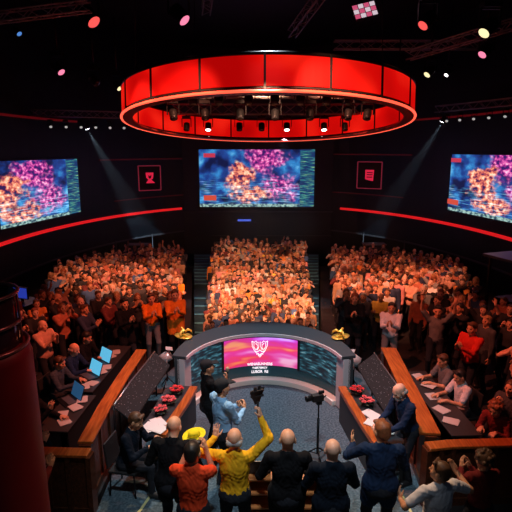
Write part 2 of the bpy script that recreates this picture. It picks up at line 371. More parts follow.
# ------------------------------------------------------------------ screens
def wall_screen(name, x0, y0, x1, y1, z0, z1, m, label):
    """x0,y0 is the viewer's left end"""
    c = Vector(((x0 + x1) / 2, (y0 + y1) / 2, z0)); dx = Vector((x1 - x0, y1 - y0, 0)); w = dx.length; rz = math.atan2(dx.y, dx.x)
    t = thing(name, c, rz, label, 'screen'); h = z1 - z0
    f = MB(); g = .07
    f.box((0, .10, h / 2), (w + 2 * g, .14, h + 2 * g))
    f.build('frame', M_BLACK, t)
    p = MB(); p.add([(-w / 2, .02, 0), (w / 2, .02, 0), (w / 2, .02, h), (-w / 2, .02, h), (-w / 2, .05, 0), (w / 2, .05, 0), (w / 2, .05, h), (-w / 2, .05, h)],
                    [[0, 1, 2, 3], [5, 4, 7, 6], [4, 0, 3, 7], [1, 5, 6, 2], [3, 2, 6, 7], [4, 5, 1, 0]])
    o = p.build('display', m, t); uvquad(o, [(0, 0), (1, 0), (1, 1), (0, 1)] * 2)
    cb = MB(); cb.box((-w * .41, .01, h * .9), (w * .1, .02, h * .07)); cb.build('logo_patch', mat('hud_red', (.4, .02, .05), .5, 0, .8, ecol=(.7, .05, .1)), t)
    cb = MB(); cb.box((-w * .41, .01, h * .16), (w * .11, .02, h * .09)); cb.build('caption_patch', mat('hud_red2', (.5, .02, .02), .5, 0, .8, ecol=(.85, .10, .06)), t)
    return t
wall_screen('screen', -3.32, 29.6, 3.42, 29.6, 1.95, 5.28, screen_mat('reef_picture_centre', 1.3, False, 1.15), 'wide centre screen with coral reef picture hanging above the middle crowd block')
wall_screen('screen', -10.0, 16.4, -8.42, 24.0, 2.33, 4.84, screen_mat('reef_picture_left', 5.7, False, 1.15), 'left wall screen with reef picture, cut by the left edge of the photo')
wall_screen('screen', 9.1, 24.2, 10.6, 16.6, 2.45, 5.05, screen_mat('reef_picture_right', 9.2, False, 1.15), 'right wall screen with reef picture, cut by the right edge of the photo')

# emblem panels
M_EMB = mat('emblem_red', (.5, .02, .05), .4, 0, .75, ecol=(.85, .02, .07)); M_EMBF = mat('emblem_frame', (.4, .05, .08), .4, 0, .16, ecol=(.8, .06, .13))
def emblem(x, y, z, rz, s, label, kind):
    t = thing('emblem_panel', (x, y, z), rz, label, 'sign'); w = s / 2
    b = MB(); b.box((0, .03, 0), (s, .05, s * 1.06)); b.build('backing', mat('emblem_back', (.012, .006, .01), .5), t)
    b = MB()
    for dx, dz, wx, wz in ((0, w * 1.06, s, .045), (0, -w * 1.06, s, .045), (-w, 0, .045, s * 1.06), (w, 0, .045, s * 1.06)): b.box((dx, -.01, dz), (wx, .05, wz))
    b.build('frame', M_EMBF, t)
    b = MB()
    if kind:   # crest with a notch and a wide foot
        b.add([(p[0] * s * .2, -.015, p[1] * s * .24) for p in [(-.9, 1), (.9, 1), (.75, -.1), (.3, -.3), (1.2, -.9), (-.9, -.9), (-.35, -.3), (-.8, .1)]], [[0, 7, 6, 3, 2, 1], [6, 5, 4, 3]])
        b2 = MB(); b2.add([(p[0] * s * .2, -.03, p[1] * s * .24) for p in [(-.35, .6), (0, .35), (.35, .6), (.3, .1), (0, -.15), (-.3, .1)]], [[0, 5, 4, 3, 2, 1]])
    else:
        b.add([(p[0] * s * .2, -.015, p[1] * s * .24) for p in [(-.85, .9), (.95, .9), (.85, -.5), (.85, -.95), (-.2, -.8), (-.85, -.65)]], [[0, 5, 4, 3, 2, 1]])
        b2 = MB()
        for zz in (.45, .1, -.3): b2.box((.02, -.03, zz * s * .24), (s * .24, .01, s * .035))
    o = b.build('crest', M_EMB, t); b2.build('crest_detail', mat('emblem_dark', (.05, .0, .01), .5), o)
emblem(-5.68, 27.0, 3.78, R(32), 1.22, 'red outlined square emblem panel on the wall left of the centre screen', True)
emblem(6.05, 27.0, 3.93, R(-30), 1.32, 'red outlined square emblem panel on the wall right of the centre screen', False)

# ------------------------------------------------------------------ the red ring
RC = (0.35, 16.0, 6.1); RR = 4.35; RH = .8
ring = thing('ceiling_ring', RC, 0, 'huge glowing red ring of panels hanging over the hall', 'light'); ring.rotation_euler = (-.108, 0, 0)
M_RING = ring_mat(); M_RIM = mat('ring_rim_light', (.8, .05, .03), .3, 0, 1.6, ecol=(1.0, .10, .05)); NP = 18
for i in range(NP):
    a0 = 2 * PI * (i + .015) / NP + R(8); a1 = 2 * PI * (i + .985) / NP + R(8); b = MB(); secs = []
    for k in range(9):
        a = a0 + (a1 - a0) * k / 8; c, s_ = math.cos(a), math.sin(a)
        secs.append([(c * (RR - .05), s_ * (RR - .05), .09), (c * RR, s_ * RR, .09), (c * RR, s_ * RR, RH - .05), (c * (RR - .05), s_ * (RR - .05), RH - .05)])
    b.loft(secs); b.build('glow_panel', M_RING, ring)
    a = 2 * PI * i / NP + R(8); b = MB(); b.box((math.cos(a) * (RR - .02), math.sin(a) * (RR - .02), RH / 2), (.10, .05, RH + .02), Matrix.Rotation(a, 3, 'Z')); b.build('rib', M_BLKM, ring)
def hoop(r, z, rad, nm, m, n=96):
    b = MB(); b.tube([(r * math.cos(2 * PI * i / n), r * math.sin(2 * PI * i / n), z) for i in range(n)], rad, 8, closed=True); return b.build(nm, m, ring)
hoop(RR + .02, -.03, .035, 'rim_light', M_RIM); hoop(RR - .06, .05, .05, 'lower_hoop', M_BLKM); hoop(RR - .03, RH, .05, 'upper_hoop', M_BLKM)
b = MB(); secs = []
for i in range(97):
    a = 2 * PI * i / 96; c, s_ = math.cos(a), math.sin(a); secs.append([(c * (RR - .3), s_ * (RR - .3), -.05), (c * (RR - .02), s_ * (RR - .02), -.05), (c * (RR - .02), s_ * (RR - .02), 0), (c * (RR - .3), s_ * (RR - .3), 0)])
b.loft(secs); b.build('lower_lip', mat('ring_lip', (.35, .03, .02), .35), ring)
for k in range(4):
    a = R(38 + 90 * k); b = MB(); b.tube([(math.cos(a) * RR, math.sin(a) * RR, RH), (math.cos(a) * RR * .97, math.sin(a) * RR * .97, 5.2)], .012, 6); b.build('cable', M_BLKM, ring)

# truss inside the ring and across the ceiling
def truss(p, q, s, label, group=None, name='truss'):
    p = Vector(p); q = Vector(q); d = q - p; L = d.length; t = d.normalized(); u = t.cross(Vector((0, 0, 1))).normalized(); w = u.cross(t)
    b = MB(); cs = [u * s / 2 + w * s / 2, -u * s / 2 + w * s / 2, -u * s / 2 - w * s / 2, u * s / 2 - w * s / 2]
    for c in cs: b.tube([p + c, q + c], s * .09, 6)
    n = max(2, int(L / (s * 1.3)))
    for i in range(n):
        a = p + d * i / n; e = p + d * (i + 1) / n
        for k in range(4):
            c0, c1 = cs[k], cs[(k + 1) % 4]
            b.tube([a + (c0 if i % 2 else c1), e + (c1 if i % 2 else c0)], s * .05, 5); 
    return tag(b.build(name, M_TRUSS), label, 'truss', group)
truss((-3.0, 18.6, 6.68), (3.7, 18.6, 6.68), .34, 'dark lighting truss crossing the back of the red ring')
truss((-3.2, 16.3, 7.02), (3.9, 16.3, 7.02), .34, 'dark lighting truss crossing the middle of the red ring')
truss((-2.0, 14.0, 7.22), (2.7, 14.0, 7.22), .30, 'dark lighting truss crossing the front of the red ring')
truss((-9.5, 15.0, 8.6), (-4.6, 15.0, 9.15), .26, 'slanting ceiling truss in the upper left corner')
truss((4.87, 17.0, 8.2), (7.3, 14.2, 8.65), .26, 'slanting ceiling truss in the upper right corner')
truss((-1.9, 20.5, 10.4), (-1.2, 16.0, 10.9), .3, 'dark ceiling truss running back above the ring')
truss((1.4, 21, 9.7), (2.6, 17.5, 10.8), .3, 'steep grey ceiling truss right of the centre above the ring')
truss((3.0, 20.5, 9.2), (8.8, 20.5, 9.2), .3, 'long dark ceiling truss above the right side of the ring')
truss((-9.3, 21.3, 6.75), (-4.4, 23.5, 6.75), .26, 'low dark truss carrying small lamps over the left screen')
truss((8.2, 23.5, 7.05), (9.8, 18.5, 7.0), .26, 'low dark truss carrying small lamps over the right screen')

def lamp_mat(name, col, st): return mat(name, tuple(min(1, c) for c in col), .4, 0, st, ecol=col)
LM = {'white': lamp_mat('lamp_white', (1, .97, .95), 5), 'pink': lamp_mat('lamp_pink', (1, .25, .42), 1.1), 'red': lamp_mat('lamp_red', (1, .10, .09), 1.1),
      'yellow': lamp_mat('lamp_yellow', (.95, .85, .45), 1.2), 'blue': lamp_mat('lamp_blue', (.1, .3, .8), .8), 'pale': lamp_mat('lamp_pale', (.8, .8, .75), .45), 'off': mat('lamp_off', (.05, .05, .06), .15), 'beam': lamp_mat('lamp_beam', (.85, .92, 1), 9)}
def moving_head(loc, aim, s, col, label, group=None, hang=None):
    """yoke lamp hanging under its truss: base box, two-armed yoke, barrel, lens"""
    t = thing('stage_lamp', loc, 0, label, 'stage lamp', group)
    q = (Vector(aim) - Vector(loc)).to_track_quat('-Z', 'Y').to_matrix()
    top = hang if hang else s * 1.55
    b = MB(); b.box((0, 0, s * 1.25), (s * 1.1, s * .8, s * .35)); b.tube([(0, 0, s * 1.3), (0, 0, top)], s * .12, 6); b.build('base', M_BLKM, t)
    b = MB(); b.box((0, 0, s * 1.05), (s * 1.3, s * .25, s * .1))
    for k in (-1, 1): b.box((k * s * .62, 0, s * .5), (s * .1, s * .25, s * 1.15))
    b.build('yoke', M_BLKM, t)
    b = MB(); b.lathe([(s * .2, s * .5), (s * .42, s * .42), (s * .45, 0), (s * .40, -s * .45), (s * .42, -s * .55), (s * .36, -s * .55), (s * .34, -s * .5)], n=14, rot=q); b.build('barrel', M_BLKM, t)
    b = MB(); b.lathe([(s * .36, -s * .55), (s * .30, -s * .60), (s * .12, -s * .62)], n=14, rot=q); b.build('lens', LM[col], t)
    return t
GL = 'lamps on the trusses inside the ring'
i = 0
ords = ['leftmost', 'second from left', 'third from left', 'fourth from left', 'fifth from left', 'sixth from left', 'rightmost']
for k, x in enumerate((-2.5, -1.72, -.6, .2, 1.11, 2.45, 3.2)):
    moving_head((x, 18.6, 6.08), (x, 16.5, 2), .26, 'white' if k in (1, 4, 5) else 'off', f'black lamp {"lit white" if k in (1,4,5) else "unlit"} on the back ring truss, {ords[k]}', GL)
for k, x in enumerate((-2.6, -1.6, -.5, .6, 1.7, 2.9, 3.5)):
    moving_head((x, 16.3, 6.35), (x * .5, 12, 0), .30, 'off', f'unlit black lamp on the middle ring truss, {ords[k]}', GL)
for k, x in enumerate((-1.7, -1.0, -.2, .5, 1.2, 1.9, 2.5)):
    moving_head((x, 14.0, 6.6), (x * .5, 10, 0), .28, 'off', f'unlit black lamp on the front ring truss, {ords[k]}', GL)
for x, y, z, ax, ay, az, s, c, l in [
    (-4.99, 16, 9.17, -1, 6, 0, .55, 'red', 'red glowing lamp at the top left of the ceiling'),
    (-2.57, 18, 9.69, -1, 6, 0, .55, 'pink', 'pink glowing lamp at the top edge left of centre'),
    (4.79, 15, 8.8, 2, 8, 0, .42, 'red', 'dim red lamp at the top right of the ceiling'),
    (6.08, 14, 8.39, 2, 6, 0, .42, 'yellow', 'large pale yellow lamp in the upper right corner'),
    (6.92, 16, 8.19, 2, 6, 0, .36, 'pink', 'pink lamp in the right corner under the large yellow lamp'),
    (6.27, 19, 8.03, 3, 12, 0, .34, 'yellow', 'small yellow lamp right of the red ring'),
    (7.29, 20, 8.11, 3, 12, 0, .22, 'white', 'small white lamp above and right of the small yellow one'),
    (-6.75, 18, 7.98, -2, 8, 0, .36, 'pink', 'pink lamp hanging on the left, high over the left screen'),
    (-5.3, 20, 7.67, -2, 12, 0, .32, 'yellow', 'pale yellow lamp just left of the red ring'),
    (-5.55, 18, 7.59, -2, 10, 0, .32, 'off', 'unlit round black lamp between the pink and the yellow lamp on the left'),
    (-8.03, 18, 9.16, -3, 8, 3, .25, 'blue', 'small blue lamp at the far upper left'),
    (5.2, 19.2, 7.1, 3, 12, 0, .2, 'pale', 'tiny pale lamp touching the right edge of the red ring')]:
    moving_head((x, y, z), (x - math.copysign(4, x), y - 1.6, z - 4.5), s, c, l, None, min(11.1 - z, 2.4))
t = thing('led_panel', (3.43, 17, 9.56), .35, 'tilted pink and white led panel lamp hanging at the top edge right of centre', 'stage lamp'); t.rotation_euler = (R(-20), R(-14), .1)
b = MB(); b.box((0, .05, 0), (.80, .08, .56)); b.tube([(0, .05, .2), (0, .05, 1.2)], .03, 6); b.build('case', M_BLKM, t, .01)
for kx in range(4):
    for kz in range(3): b = MB(); b.box((-.28 + kx * .187, 0, -.16 + kz * .16), (.155, .02, .13)); b.build('led_cell', mat(('cell_pink', 'cell_white')[(kx + kz) % 2], (.8, .5, .6), .4, 0, .75, ecol=((.75, .10, .22), (.85, .70, .78))[(kx + kz) % 2]), t)
for k in range(7):
    x = -8.6 + .55 * k; y = 21.6 + .25 * k; moving_head((x, y, 6.25), (x * .5, 14, 0), .17, 'pale', f'small pale lamp in the row over the left screen, {ords[k]}', 'small lamps over the left screen')
for k in range(6):
    x = 8.45 + .26 * k; y = 22.9 - .8 * k; moving_head((x, y, 6.55), (x * .5, 14, 0), .17, 'pale', f'small pale lamp in the row over the right screen, {ords[k]}', 'small lamps over the right screen')
# two beam lamps that shine through the haze
BL = (-7.74, 23.5, 6.32); BR = (8.45, 23.3, 6.62)
moving_head(BL, (-6.2, 24.2, 2.0), .26, 'beam', 'white lamp with a visible light beam, left wall')
moving_head(BR, (6.6, 24.2, 2.0), .26, 'beam', 'white lamp with a visible light beam, right wall')
spot('beam_left', (BL[0] + .07, 23.5, 6.12), (-6.5, 26.8, 2.0), 4200, (.75, .88, 1), 15, .5, .05)
spot('beam_right', (BR[0] - .07, 23.3, 6.42), (6.9, 26.8, 2.0), 3000, (.75, .88, 1), 14, .5, .05)
for nm, x, p in (('ring_beam_left', -1.77, 300), ('ring_beam_middle', 1.11, 400), ('ring_beam_right', 2.5, 400)):
    spot(nm, (x, 19.6, 5.75), (x, 29.0, 1.5), p, (.5, .75, 1), 30, .8, .05)
hz = bpy.data.materials.new('stage_haze'); hz.use_nodes = True; nt = hz.node_tree; nt.nodes.remove(nt.nodes['Principled BSDF'])
vs = nt.nodes.new('ShaderNodeVolumeScatter'); vs.inputs['Density'].default_value = .006; vs.inputs['Anisotropy'].default_value = .1; vs.inputs['Color'].default_value = (.75, .88, 1, 1)
nt.links.new(vs.outputs[0], nt.nodes['Material Output'].inputs['Volume'])
b = MB(); b.prism([(-9.6, 18.2), (10.2, 18.2), (10.2, 29.9), (-9.6, 29.9)], 1.2, 8.0); o = b.build('haze', hz); tag(o, 'thin bluish stage haze hanging over the crowd under the lamps', 'haze', None, 'stuff')

# ================================================================== PRESENTER DESK
DX, DY = 0.16, 8.94
desk = thing('presenter_desk', (DX, DY, 0), 0, 'large curved grey presenter desk with screens set in its inner face, centre stage', 'desk')
desk.scale = (.945, 1, 1)
def dp(th, r, z): return (math.sin(th) * r, math.cos(th) * r, z)     # th from +Y, to the right positive
def darc(b, t0, t1, r0, r1, z0, z1, n=40, smooth=False):
    secs = []
    for i in range(n + 1):
        t = t0 + (t1 - t0) * i / n; ra = r0(t) if callable(r0) else r0; rb = r1(t) if callable(r1) else r1
        secs.append([dp(t, ra, z0), dp(t, rb, z0), dp(t, rb, z1), dp(t, ra, z1)])
    b.loft(secs, smooth=smooth); return b
TE = R(76); ro = lambda t: 2.02 + .48 * math.cos(min(PI / 2, abs(t) * 1.2)) ** 1.2
b = MB(); darc(b, -TE, TE, 1.70, ro, 1.14, 1.21); b.build('desk_top', M_DESK, desk, .012)
b = MB(); darc(b, -TE, TE, 1.67, 1.70, 1.15, 1.215); b.build('edge_trim', M_TRIM, desk)
b = MB(); darc(b, -TE, TE, 1.86, lambda t: ro(t) - .12, 0, 1.14); b.build('body', M_DESK, desk)
b = MB(); darc(b, -R(66), R(66), 1.82, 1.87, .13, .40); b.build('base_band', M_TEAL, desk)
b = MB(); darc(b, -R(67), R(67), 1.64, 1.87, 0, .12); b.build('ledge', M_LEDGE, desk, .01)
b = MB(); darc(b, -R(66), R(66), 1.80, 1.87, 1.08, 1.14); b.build('header', M_BLKM, desk)
for s_ in (-1, 1):
    b = MB(); darc(b, s_ * R(66), s_ * TE, 1.74, lambda t: ro(t) - .10, 0, 1.14, 6); b.build('pillar', M_DESKP, desk, .01)
    b = MB(); darc(b, s_ * R(74.5), s_ * R(76.6), 1.9, lambda t: ro(t) - .06, 0, 1.14, 2); b.build('side_panel', M_DESK, desk)
def arcscreen(t0, t1, r, z0, z1, m, nm):
    n = 24; vs = []; uvs = []; fs = []
    for i in range(n + 1):
        t = t0 + (t1 - t0) * i / n
        for rr, zz in ((r, z0), (r, z1), (r + .04, z1), (r + .04, z0)): vs.append(dp(t, rr, zz)); uvs.append((i / n, (zz - z0) / (z1 - z0)))
    for i in range(n):
        for j in range(4): fs.append([i * 4 + j, i * 4 + (j + 1) % 4, i * 4 + 4 + (j + 1) % 4, i * 4 + 4 + j])
    b = MB(); b.add(vs, fs); o = b.build(nm, m, desk); uvquad(o, uvs); return o
main = arcscreen(-R(31), R(27), 1.80, .40, 1.08, desk_screen_mat(), 'main_display')
IM = info_screen_mat()
arcscreen(-R(64), -R(33), 1.80, .36, 1.07, IM, 'side_display'); arcscreen(R(29), R(63), 1.80, .36, 1.07, IM, 'side_display')
for t in (-32, 28): b = MB(); darc(b, R(t - .9), R(t + .9), 1.79, 1.86, .36, 1.10, 2); b.build('mullion', M_BLACK, desk)
M_LOGO = mat('logo_white', (.95, .9, .95), .4, 0, 1.0, ecol=(1, .92, .97))
def stroke(b, pts, r, th0, zc, s):   # strokes drawn on the curved display
    b.tube([dp(th0 + x * s / 1.78, 1.785, zc + y * s) for x, y in pts], r, 6)
b = MB(); t0 = -R(2.5); zc = .80
for sx in (-1, 1):
    for pl in ([(.95, 1), (.9, .4), (.62, -.2), (.3, -.55), (0, -.72)], [(.95, 1), (.7, .85), (.45, 1), (.25, .75)], [(.7, .75), (.72, .3), (.5, -.05), (.28, .1), (.3, .55), (.5, .72)],
               [(.1, .9), (.12, .3), (.3, -.1)], [(.55, -.2), (.28, -.3), (0, -.1)], [(.4, -.62), (.15, -.5), (.05, -.95)], [(.2, -.8), (.05, -.62)]):
        stroke(b, [(sx * x, y) for x, y in pl], .0085, t0, zc, .20)
b.build('crest_logo', M_LOGO, main)
def text_mesh(s, size, extr=.004):
    cu = bpy.data.curves.new('t', 'FONT'); cu.body = s; cu.size = size; cu.extrude = extr; cu.align_x = 'CENTER'; cu.offset = size * .02
    o = bpy.data.objects.new('t', cu); COL.objects.link(o); dg = bpy.context.evaluated_depsgraph_get()
    me = bpy.data.meshes.new_from_object(o.evaluated_get(dg)); bpy.data.objects.remove(o); return me
for s_, z, sz, par in (('WENASUNNERS', .415, .085, main), ('THERTEMICY', .325, .062, main), ('LUBOR  RE', .225, .085, main)):
    me = text_mesh(s_, sz)
    for v in me.vertices: v.co = Vector(dp(t0 + v.co.x / 1.79, 1.80 - .012 - v.co.z, z + v.co.y))
    me.materials.clear(); me.materials.append(M_LOGO); o = bpy.data.objects.new('caption_text', me); COL.objects.link(o); o.parent = par

# golden statues on gold dishes at the desk's two ends
def statue(x, y, rz, label):
    t = thing('golden_statue', (x, y, 1.211), rz, label, 'statue')
    b = MB(); b.lathe([(.06, 0), (.10, .008), (.20, .03), (.205, .036), (.10, .02), (.03, .018)], n=28); b.build('dish', M_GOLD, t).scale = (1.15, .8, 1)
    b = MB(); b.lathe([(.05, .02), (.055, .04), (.035, .05)], n=16)
    b.tube([(0, 0, .045), (-.02, 0, .09), (-.015, 0, .14), (.02, 0, .18), (.045, 0, .20)], [.035, .05, .045, .026, .02], 12)
    b.tube([(.03, 0, .195), (.06, 0, .205), (.10, 0, .19)], [.026, .024, .006], 10)
    b.build('figure', M_GOLD, t)
    for k in (-1, 1):
        b = MB(); b.tube([(-.02, k * .03, .13), (-.05, k * .09, .17), (-.08, k * .15, .13), (-.10, k * .17, .07)], [.022, .028, .022, .006], 8); b.build('wing', M_GOLD, t)
    b = MB(); b.tube([(-.03, 0, .07), (-.09, 0, .05), (-.14, .02, .07)], [.03, .022, .006], 8); b.build('tail', M_GOLD, t)
statue(-1.60, 10.42, 2.4, 'gold bird statue on a dish at the left end of the desk')
statue(1.86, 10.38, .7, 'gold bird statue on a dish at the right end of the desk')

# silver stage lamps on stands by the desk ends
def floor_light(x, y, rz, label):
    t = thing('floor_spotlight', (x, y, 0), rz, label, 'spotlight')
    b = MB()
    for k in range(3): a = k * 2.1; b.tube([(0, 0, .30), (.25 * math.cos(a), .25 * math.sin(a), .01)], .012, 6)
    b.tube([(0, 0, .2), (0, 0, .62)], .016, 8); b.build('stand', M_BLKM, t)
    b = MB(); q = Matrix.Rotation(R(60), 3, 'Y'); b.lathe([(.06, -.14), (.11, -.12), (.12, .08), (.10, .10)], (0, 0, .78), 16, rot=q); b.build('housing', M_SILVER, t)
    b = MB(); b.lathe([(.10, .10), (.09, .11), (.02, .12)], (0, 0, .78), 16, rot=q); b.build('lens', M_STEEL, t)
    for k, (ang, ax) in enumerate(((50, 'Y'), (-50, 'Y'))):
        b = MB(); rr = q @ Matrix.Rotation(R(ang), 3, ax); b.box(Vector((0, 0, .78)) + q @ Vector(((-.13, .13)[k == 0], 0, .15)), (.15, .19, .008), rr); b.build('barn_door', M_SILVER, t)
    b = MB(); b.box((0, .125, .70), (.03, .012, .2)); b.box((0, -.125, .70), (.03, .012, .2)); b.box((0, 0, .61), (.03, .25, .012)); b.build('bracket', M_SILVER, t)
floor_light(-1.98, 10.35, .2, 'silver spotlight on a low stand beside the left end of the desk')
floor_light(2.14, 10.2, 2.8, 'silver spotlight on a low stand beside the right end of the desk')

# ------------------------------------------------------------------ side barriers with wooden rails
def offset_path(pts, d):
    out = []
    for i, p in enumerate(pts):
        a = Vector(pts[max(0, i - 1)]); b_ = Vector(pts[min(len(pts) - 1, i + 1)]); t = (b_ - a).normalized(); out.append(Vector(p) + Vector((t.y, -t.x)) * d)
    return out
def wallpath(b, pts, d0, d1, z0, z1):
    A = offset_path(pts, d0); B_ = offset_path(pts, d1)
    b.loft([[(p.x, p.y, z0), (q.x, q.y, z0), (q.x, q.y, z1), (p.x, p.y, z1)] for p, q in zip(A, B_)]); return b
def barrier(pts, lab, wtop=.17, h=1.0):
    t = thing('barrier', (0, 0, 0), 0, lab, 'barrier')
    b = MB(); wallpath(b, pts, -.06, .06, 0, h - .05); b.build('panel', M_DWOOD, t)
    b = MB(); wallpath(b, pts, -wtop, wtop, h - .05, h); b.build('top_rail', M_WOOD, t, .012)
    b = MB(); wallpath(b, pts, -.085, .085, 0, .12); b.build('skirting', M_DWOOD, t)
    n = 7
    for k in range(n):
        f = k / (n - 1) * (len(pts) - 1); i = min(int(f), len(pts) - 2); p = Vector(pts[i]).lerp(Vector(pts[i + 1]), f - i); d = Vector(pts[i + 1]) - Vector(pts[i])
        b = MB(); b.box((p.x, p.y, (h - .05) / 2), (.18, .07, h - .05), Matrix.Rotation(math.atan2(d.y, d.x) + PI / 2, 3, 'Z')); b.build('post', M_DWOOD, t)
    return t
barrier([(-2.50, 10.25), (-2.56, 9.0), (-2.58, 7.8), (-2.55, 6.72)], 'dark wooden barrier with orange rail along the left of the stage', .115)
barrier([(2.92, 10.35), (2.84, 9.2), (2.76, 8.0), (2.68, 6.95)], 'dark wooden barrier with orange rail along the right of the stage', .16)
barrier([(2.52, 6.62), (2.9, 6.68), (4.2, 6.74), (6.2, 6.8)], 'wooden barrier crossing to the right edge behind the white shirt man', .10, 1.0)

barrier([(-4.2, 6.52), (-3.3, 6.50), (-2.40, 6.46)], 'wooden barrier crossing to the left behind the red column', .10, 1.0)
# perforated black panels with a thin rail behind the side desks
def perf_panel(pts, d, lab):
    t = thing('perforated_panel', (0, 0, 0), 0, lab, 'panel')
    A = offset_path(pts, 0); B_ = offset_path(pts, d); n = .03
    b = MB(); b.loft([[(p.x, p.y, .74), (q.x, q.y, 1.02), (q.x, q.y, .98), (p.x, p.y, .70)] for p, q in zip(A, B_)]); b.build('mesh_sheet', M_PERF, t)
    b = MB(); b.tube([(q.x, q.y, 1.04) for q in B_], .014, 8); b.build('rail', M_STEEL, t)
    for q in (B_[0], B_[len(B_) // 2], B_[-1]): b = MB(); b.tube([(q.x, q.y, 0), (q.x, q.y, 1.03)], .018, 8); b.build('post', M_BLKM, t)
perf_panel([(-1.85, 10.0), (-1.92, 9.3), (-2.02, 8.5), (-2.08, 7.7)], .32, 'black speckled sloping panel with thin rail left of the desk')
perf_panel([(2.17, 9.95), (2.20, 9.2), (2.24, 8.5), (2.28, 8.0)], -.34, 'black speckled sloping panel with thin rail right of the desk')

# side desks with an orange wooden edge
def side_desk(pts, sgn, lab):
    t = thing('side_desk', (0, 0, 0), 0, lab, 'desk')
    b = MB(); wallpath(b, pts, sgn * .14, sgn * .52, .70, .74); b.build('desk_top', mat('side_desk_black', (.03, .034, .04), .35), t)
    b = MB(); wallpath(b, pts, 0, sgn * .15, .66, .75); b.build('wooden_edge', M_WOOD, t, .01)
    b = MB(); wallpath(b, pts, sgn * .04, sgn * .08, 0, .66); b.build('front_panel', mat('side_desk_front', (.02, .022, .025), .5), t)
    for p in (offset_path(pts, sgn * .45)[0], offset_path(pts, sgn * .45)[-1]): b = MB(); b.box((p.x, p.y, .35), (.05, .05, .70)); b.build('leg', M_BLKM, t)
side_desk([(-1.14, 9.0), (-1.22, 8.45), (-1.33, 7.9), (-1.46, 7.3)], -1 * -1, 'narrow black desk with orange wooden edge left of the stage floor')
side_desk([(1.60, 9.0), (1.68, 8.3), (1.76, 7.65), (1.86, 7.0)], -1, 'narrow black desk with orange wooden edge right of the stage floor')

# red flowers and papers on them
M_PETAL = mat('petal_red', (.62, .03, .035), .6, 0, 0, .4, 20); M_PETALP = mat('petal_pink', (.75, .12, .13), .6, 0, 0, .4, 20); M_LEAF = mat('leaf_dark', (.03, .06, .03), .6)
def bouquet(x, y, z, r, pm, lab, seed):
    t = thing('flower_arrangement', (x, y, z), seed, lab, 'flowers', None); rr = random.Random(seed)
    b = MB(); b.lathe([(r * .5, 0), (r * .75, .02), (r * .8, .05), (r * .7, .055)], n=18); b.build('bowl', M_BLKM, t)
    lf = MB()
    for k in range(12):
        a = rr.uniform(0, 6.28); d = rr.uniform(.6, 1.1) * r; c = Vector((math.cos(a) * d, math.sin(a) * d, .07))
        u = Vector((math.cos(a), math.sin(a), .2)) * .05; w = Vector((-math.sin(a), math.cos(a), 0)) * .022
        lf.add([c - u, c + w, c + u, c - w, c - Vector((0, 0, .008))], [[0, 1, 2, 3], [4, 1, 0], [4, 2, 1], [4, 3, 2], [4, 0, 3]])
    lf.build('leaves', M_LEAF, t)
    for k in range(7):
        a = k * 1.047; d = 0 if k == 6 else r * .62; b = MB(); cx, cy, cz = math.cos(a) * d, math.sin(a) * d, .10 + (0.03 if k == 6 else rr.uniform(-.01, .02)); fr = r * .36
        for ring_ in range(3):
            np_ = 6 - ring_
            for p in range(np_):
                aa = 2 * PI * p / np_ + ring_ * .5; rd = fr * (1 - ring_ * .3); dirv = Vector((math.cos(aa), math.sin(aa), .25 + ring_ * .5)); sd = Vector((-math.sin(aa), math.cos(aa), 0)) * rd * .45
                o0 = Vector((cx, cy, cz)); m_ = o0 + dirv * rd * .6; e = o0 + dirv * rd
                b.add([o0, m_ + sd, e, m_ - sd, m_ - Vector((0, 0, rd * .12))], [[0, 3, 2, 1], [4, 1, 2], [4, 2, 3], [4, 0, 1], [4, 3, 0]])
        b.build('blossom', pm, t)
bouquet(-1.50, 8.72, .741, .15, M_PETAL, 'red flower bowl at the desk end of the left side desk', 1)
bouquet(-1.58, 8.32, .741, .15, M_PETALP, 'pinkish red flower bowl, middle one on the left side desk', 2)
bouquet(-1.66, 7.97, .741, .13, M_PETALP, 'pinkish red flower bowl nearest the seated man on the left side desk', 3)
bouquet(1.90, 8.70, .741, .15, M_PETAL, 'red flower bowl at the desk end of the right side desk', 4)
bouquet(2.00, 8.28, .741, .15, M_PETALP, 'orange red flower bowl, middle one on the right side desk', 5)
PZ = [0]
def paper(x, y, z, rz, lab, group, w=.21, h=.297, m=None):
    b = MB(); b.box((0, 0, .002), (w, h, .004)); b.box((.01, .005, .006), (w * .98, h * .97, .003), Matrix.Rotation(.12, 3, 'Z'))
    o = b.build('paper_stack', m or M_WHITE); PZ[0] = (PZ[0] + 1) % 4; o.location = (x, y, z + .009 * PZ[0]); o.rotation_euler = (0, 0, rz)
    return tag(o, lab, 'papers', group)
G1 = 'papers on the side desks'
for x, y, rz in ((-1.66, 7.68, .5), (-1.78, 7.52, -.4), (-1.62, 7.45, 1.1)): paper(x, y, .741, rz, 'white papers scattered in front of the man seated at the left side desk', G1)
for x, y, rz in ((2.0, 7.96, .5), (2.06, 7.78, -.3), (1.98, 7.62, .9), (2.10, 7.42, .1)): paper(x, y, .741, rz, 'white papers scattered on the right side desk before the bearded man', G1)

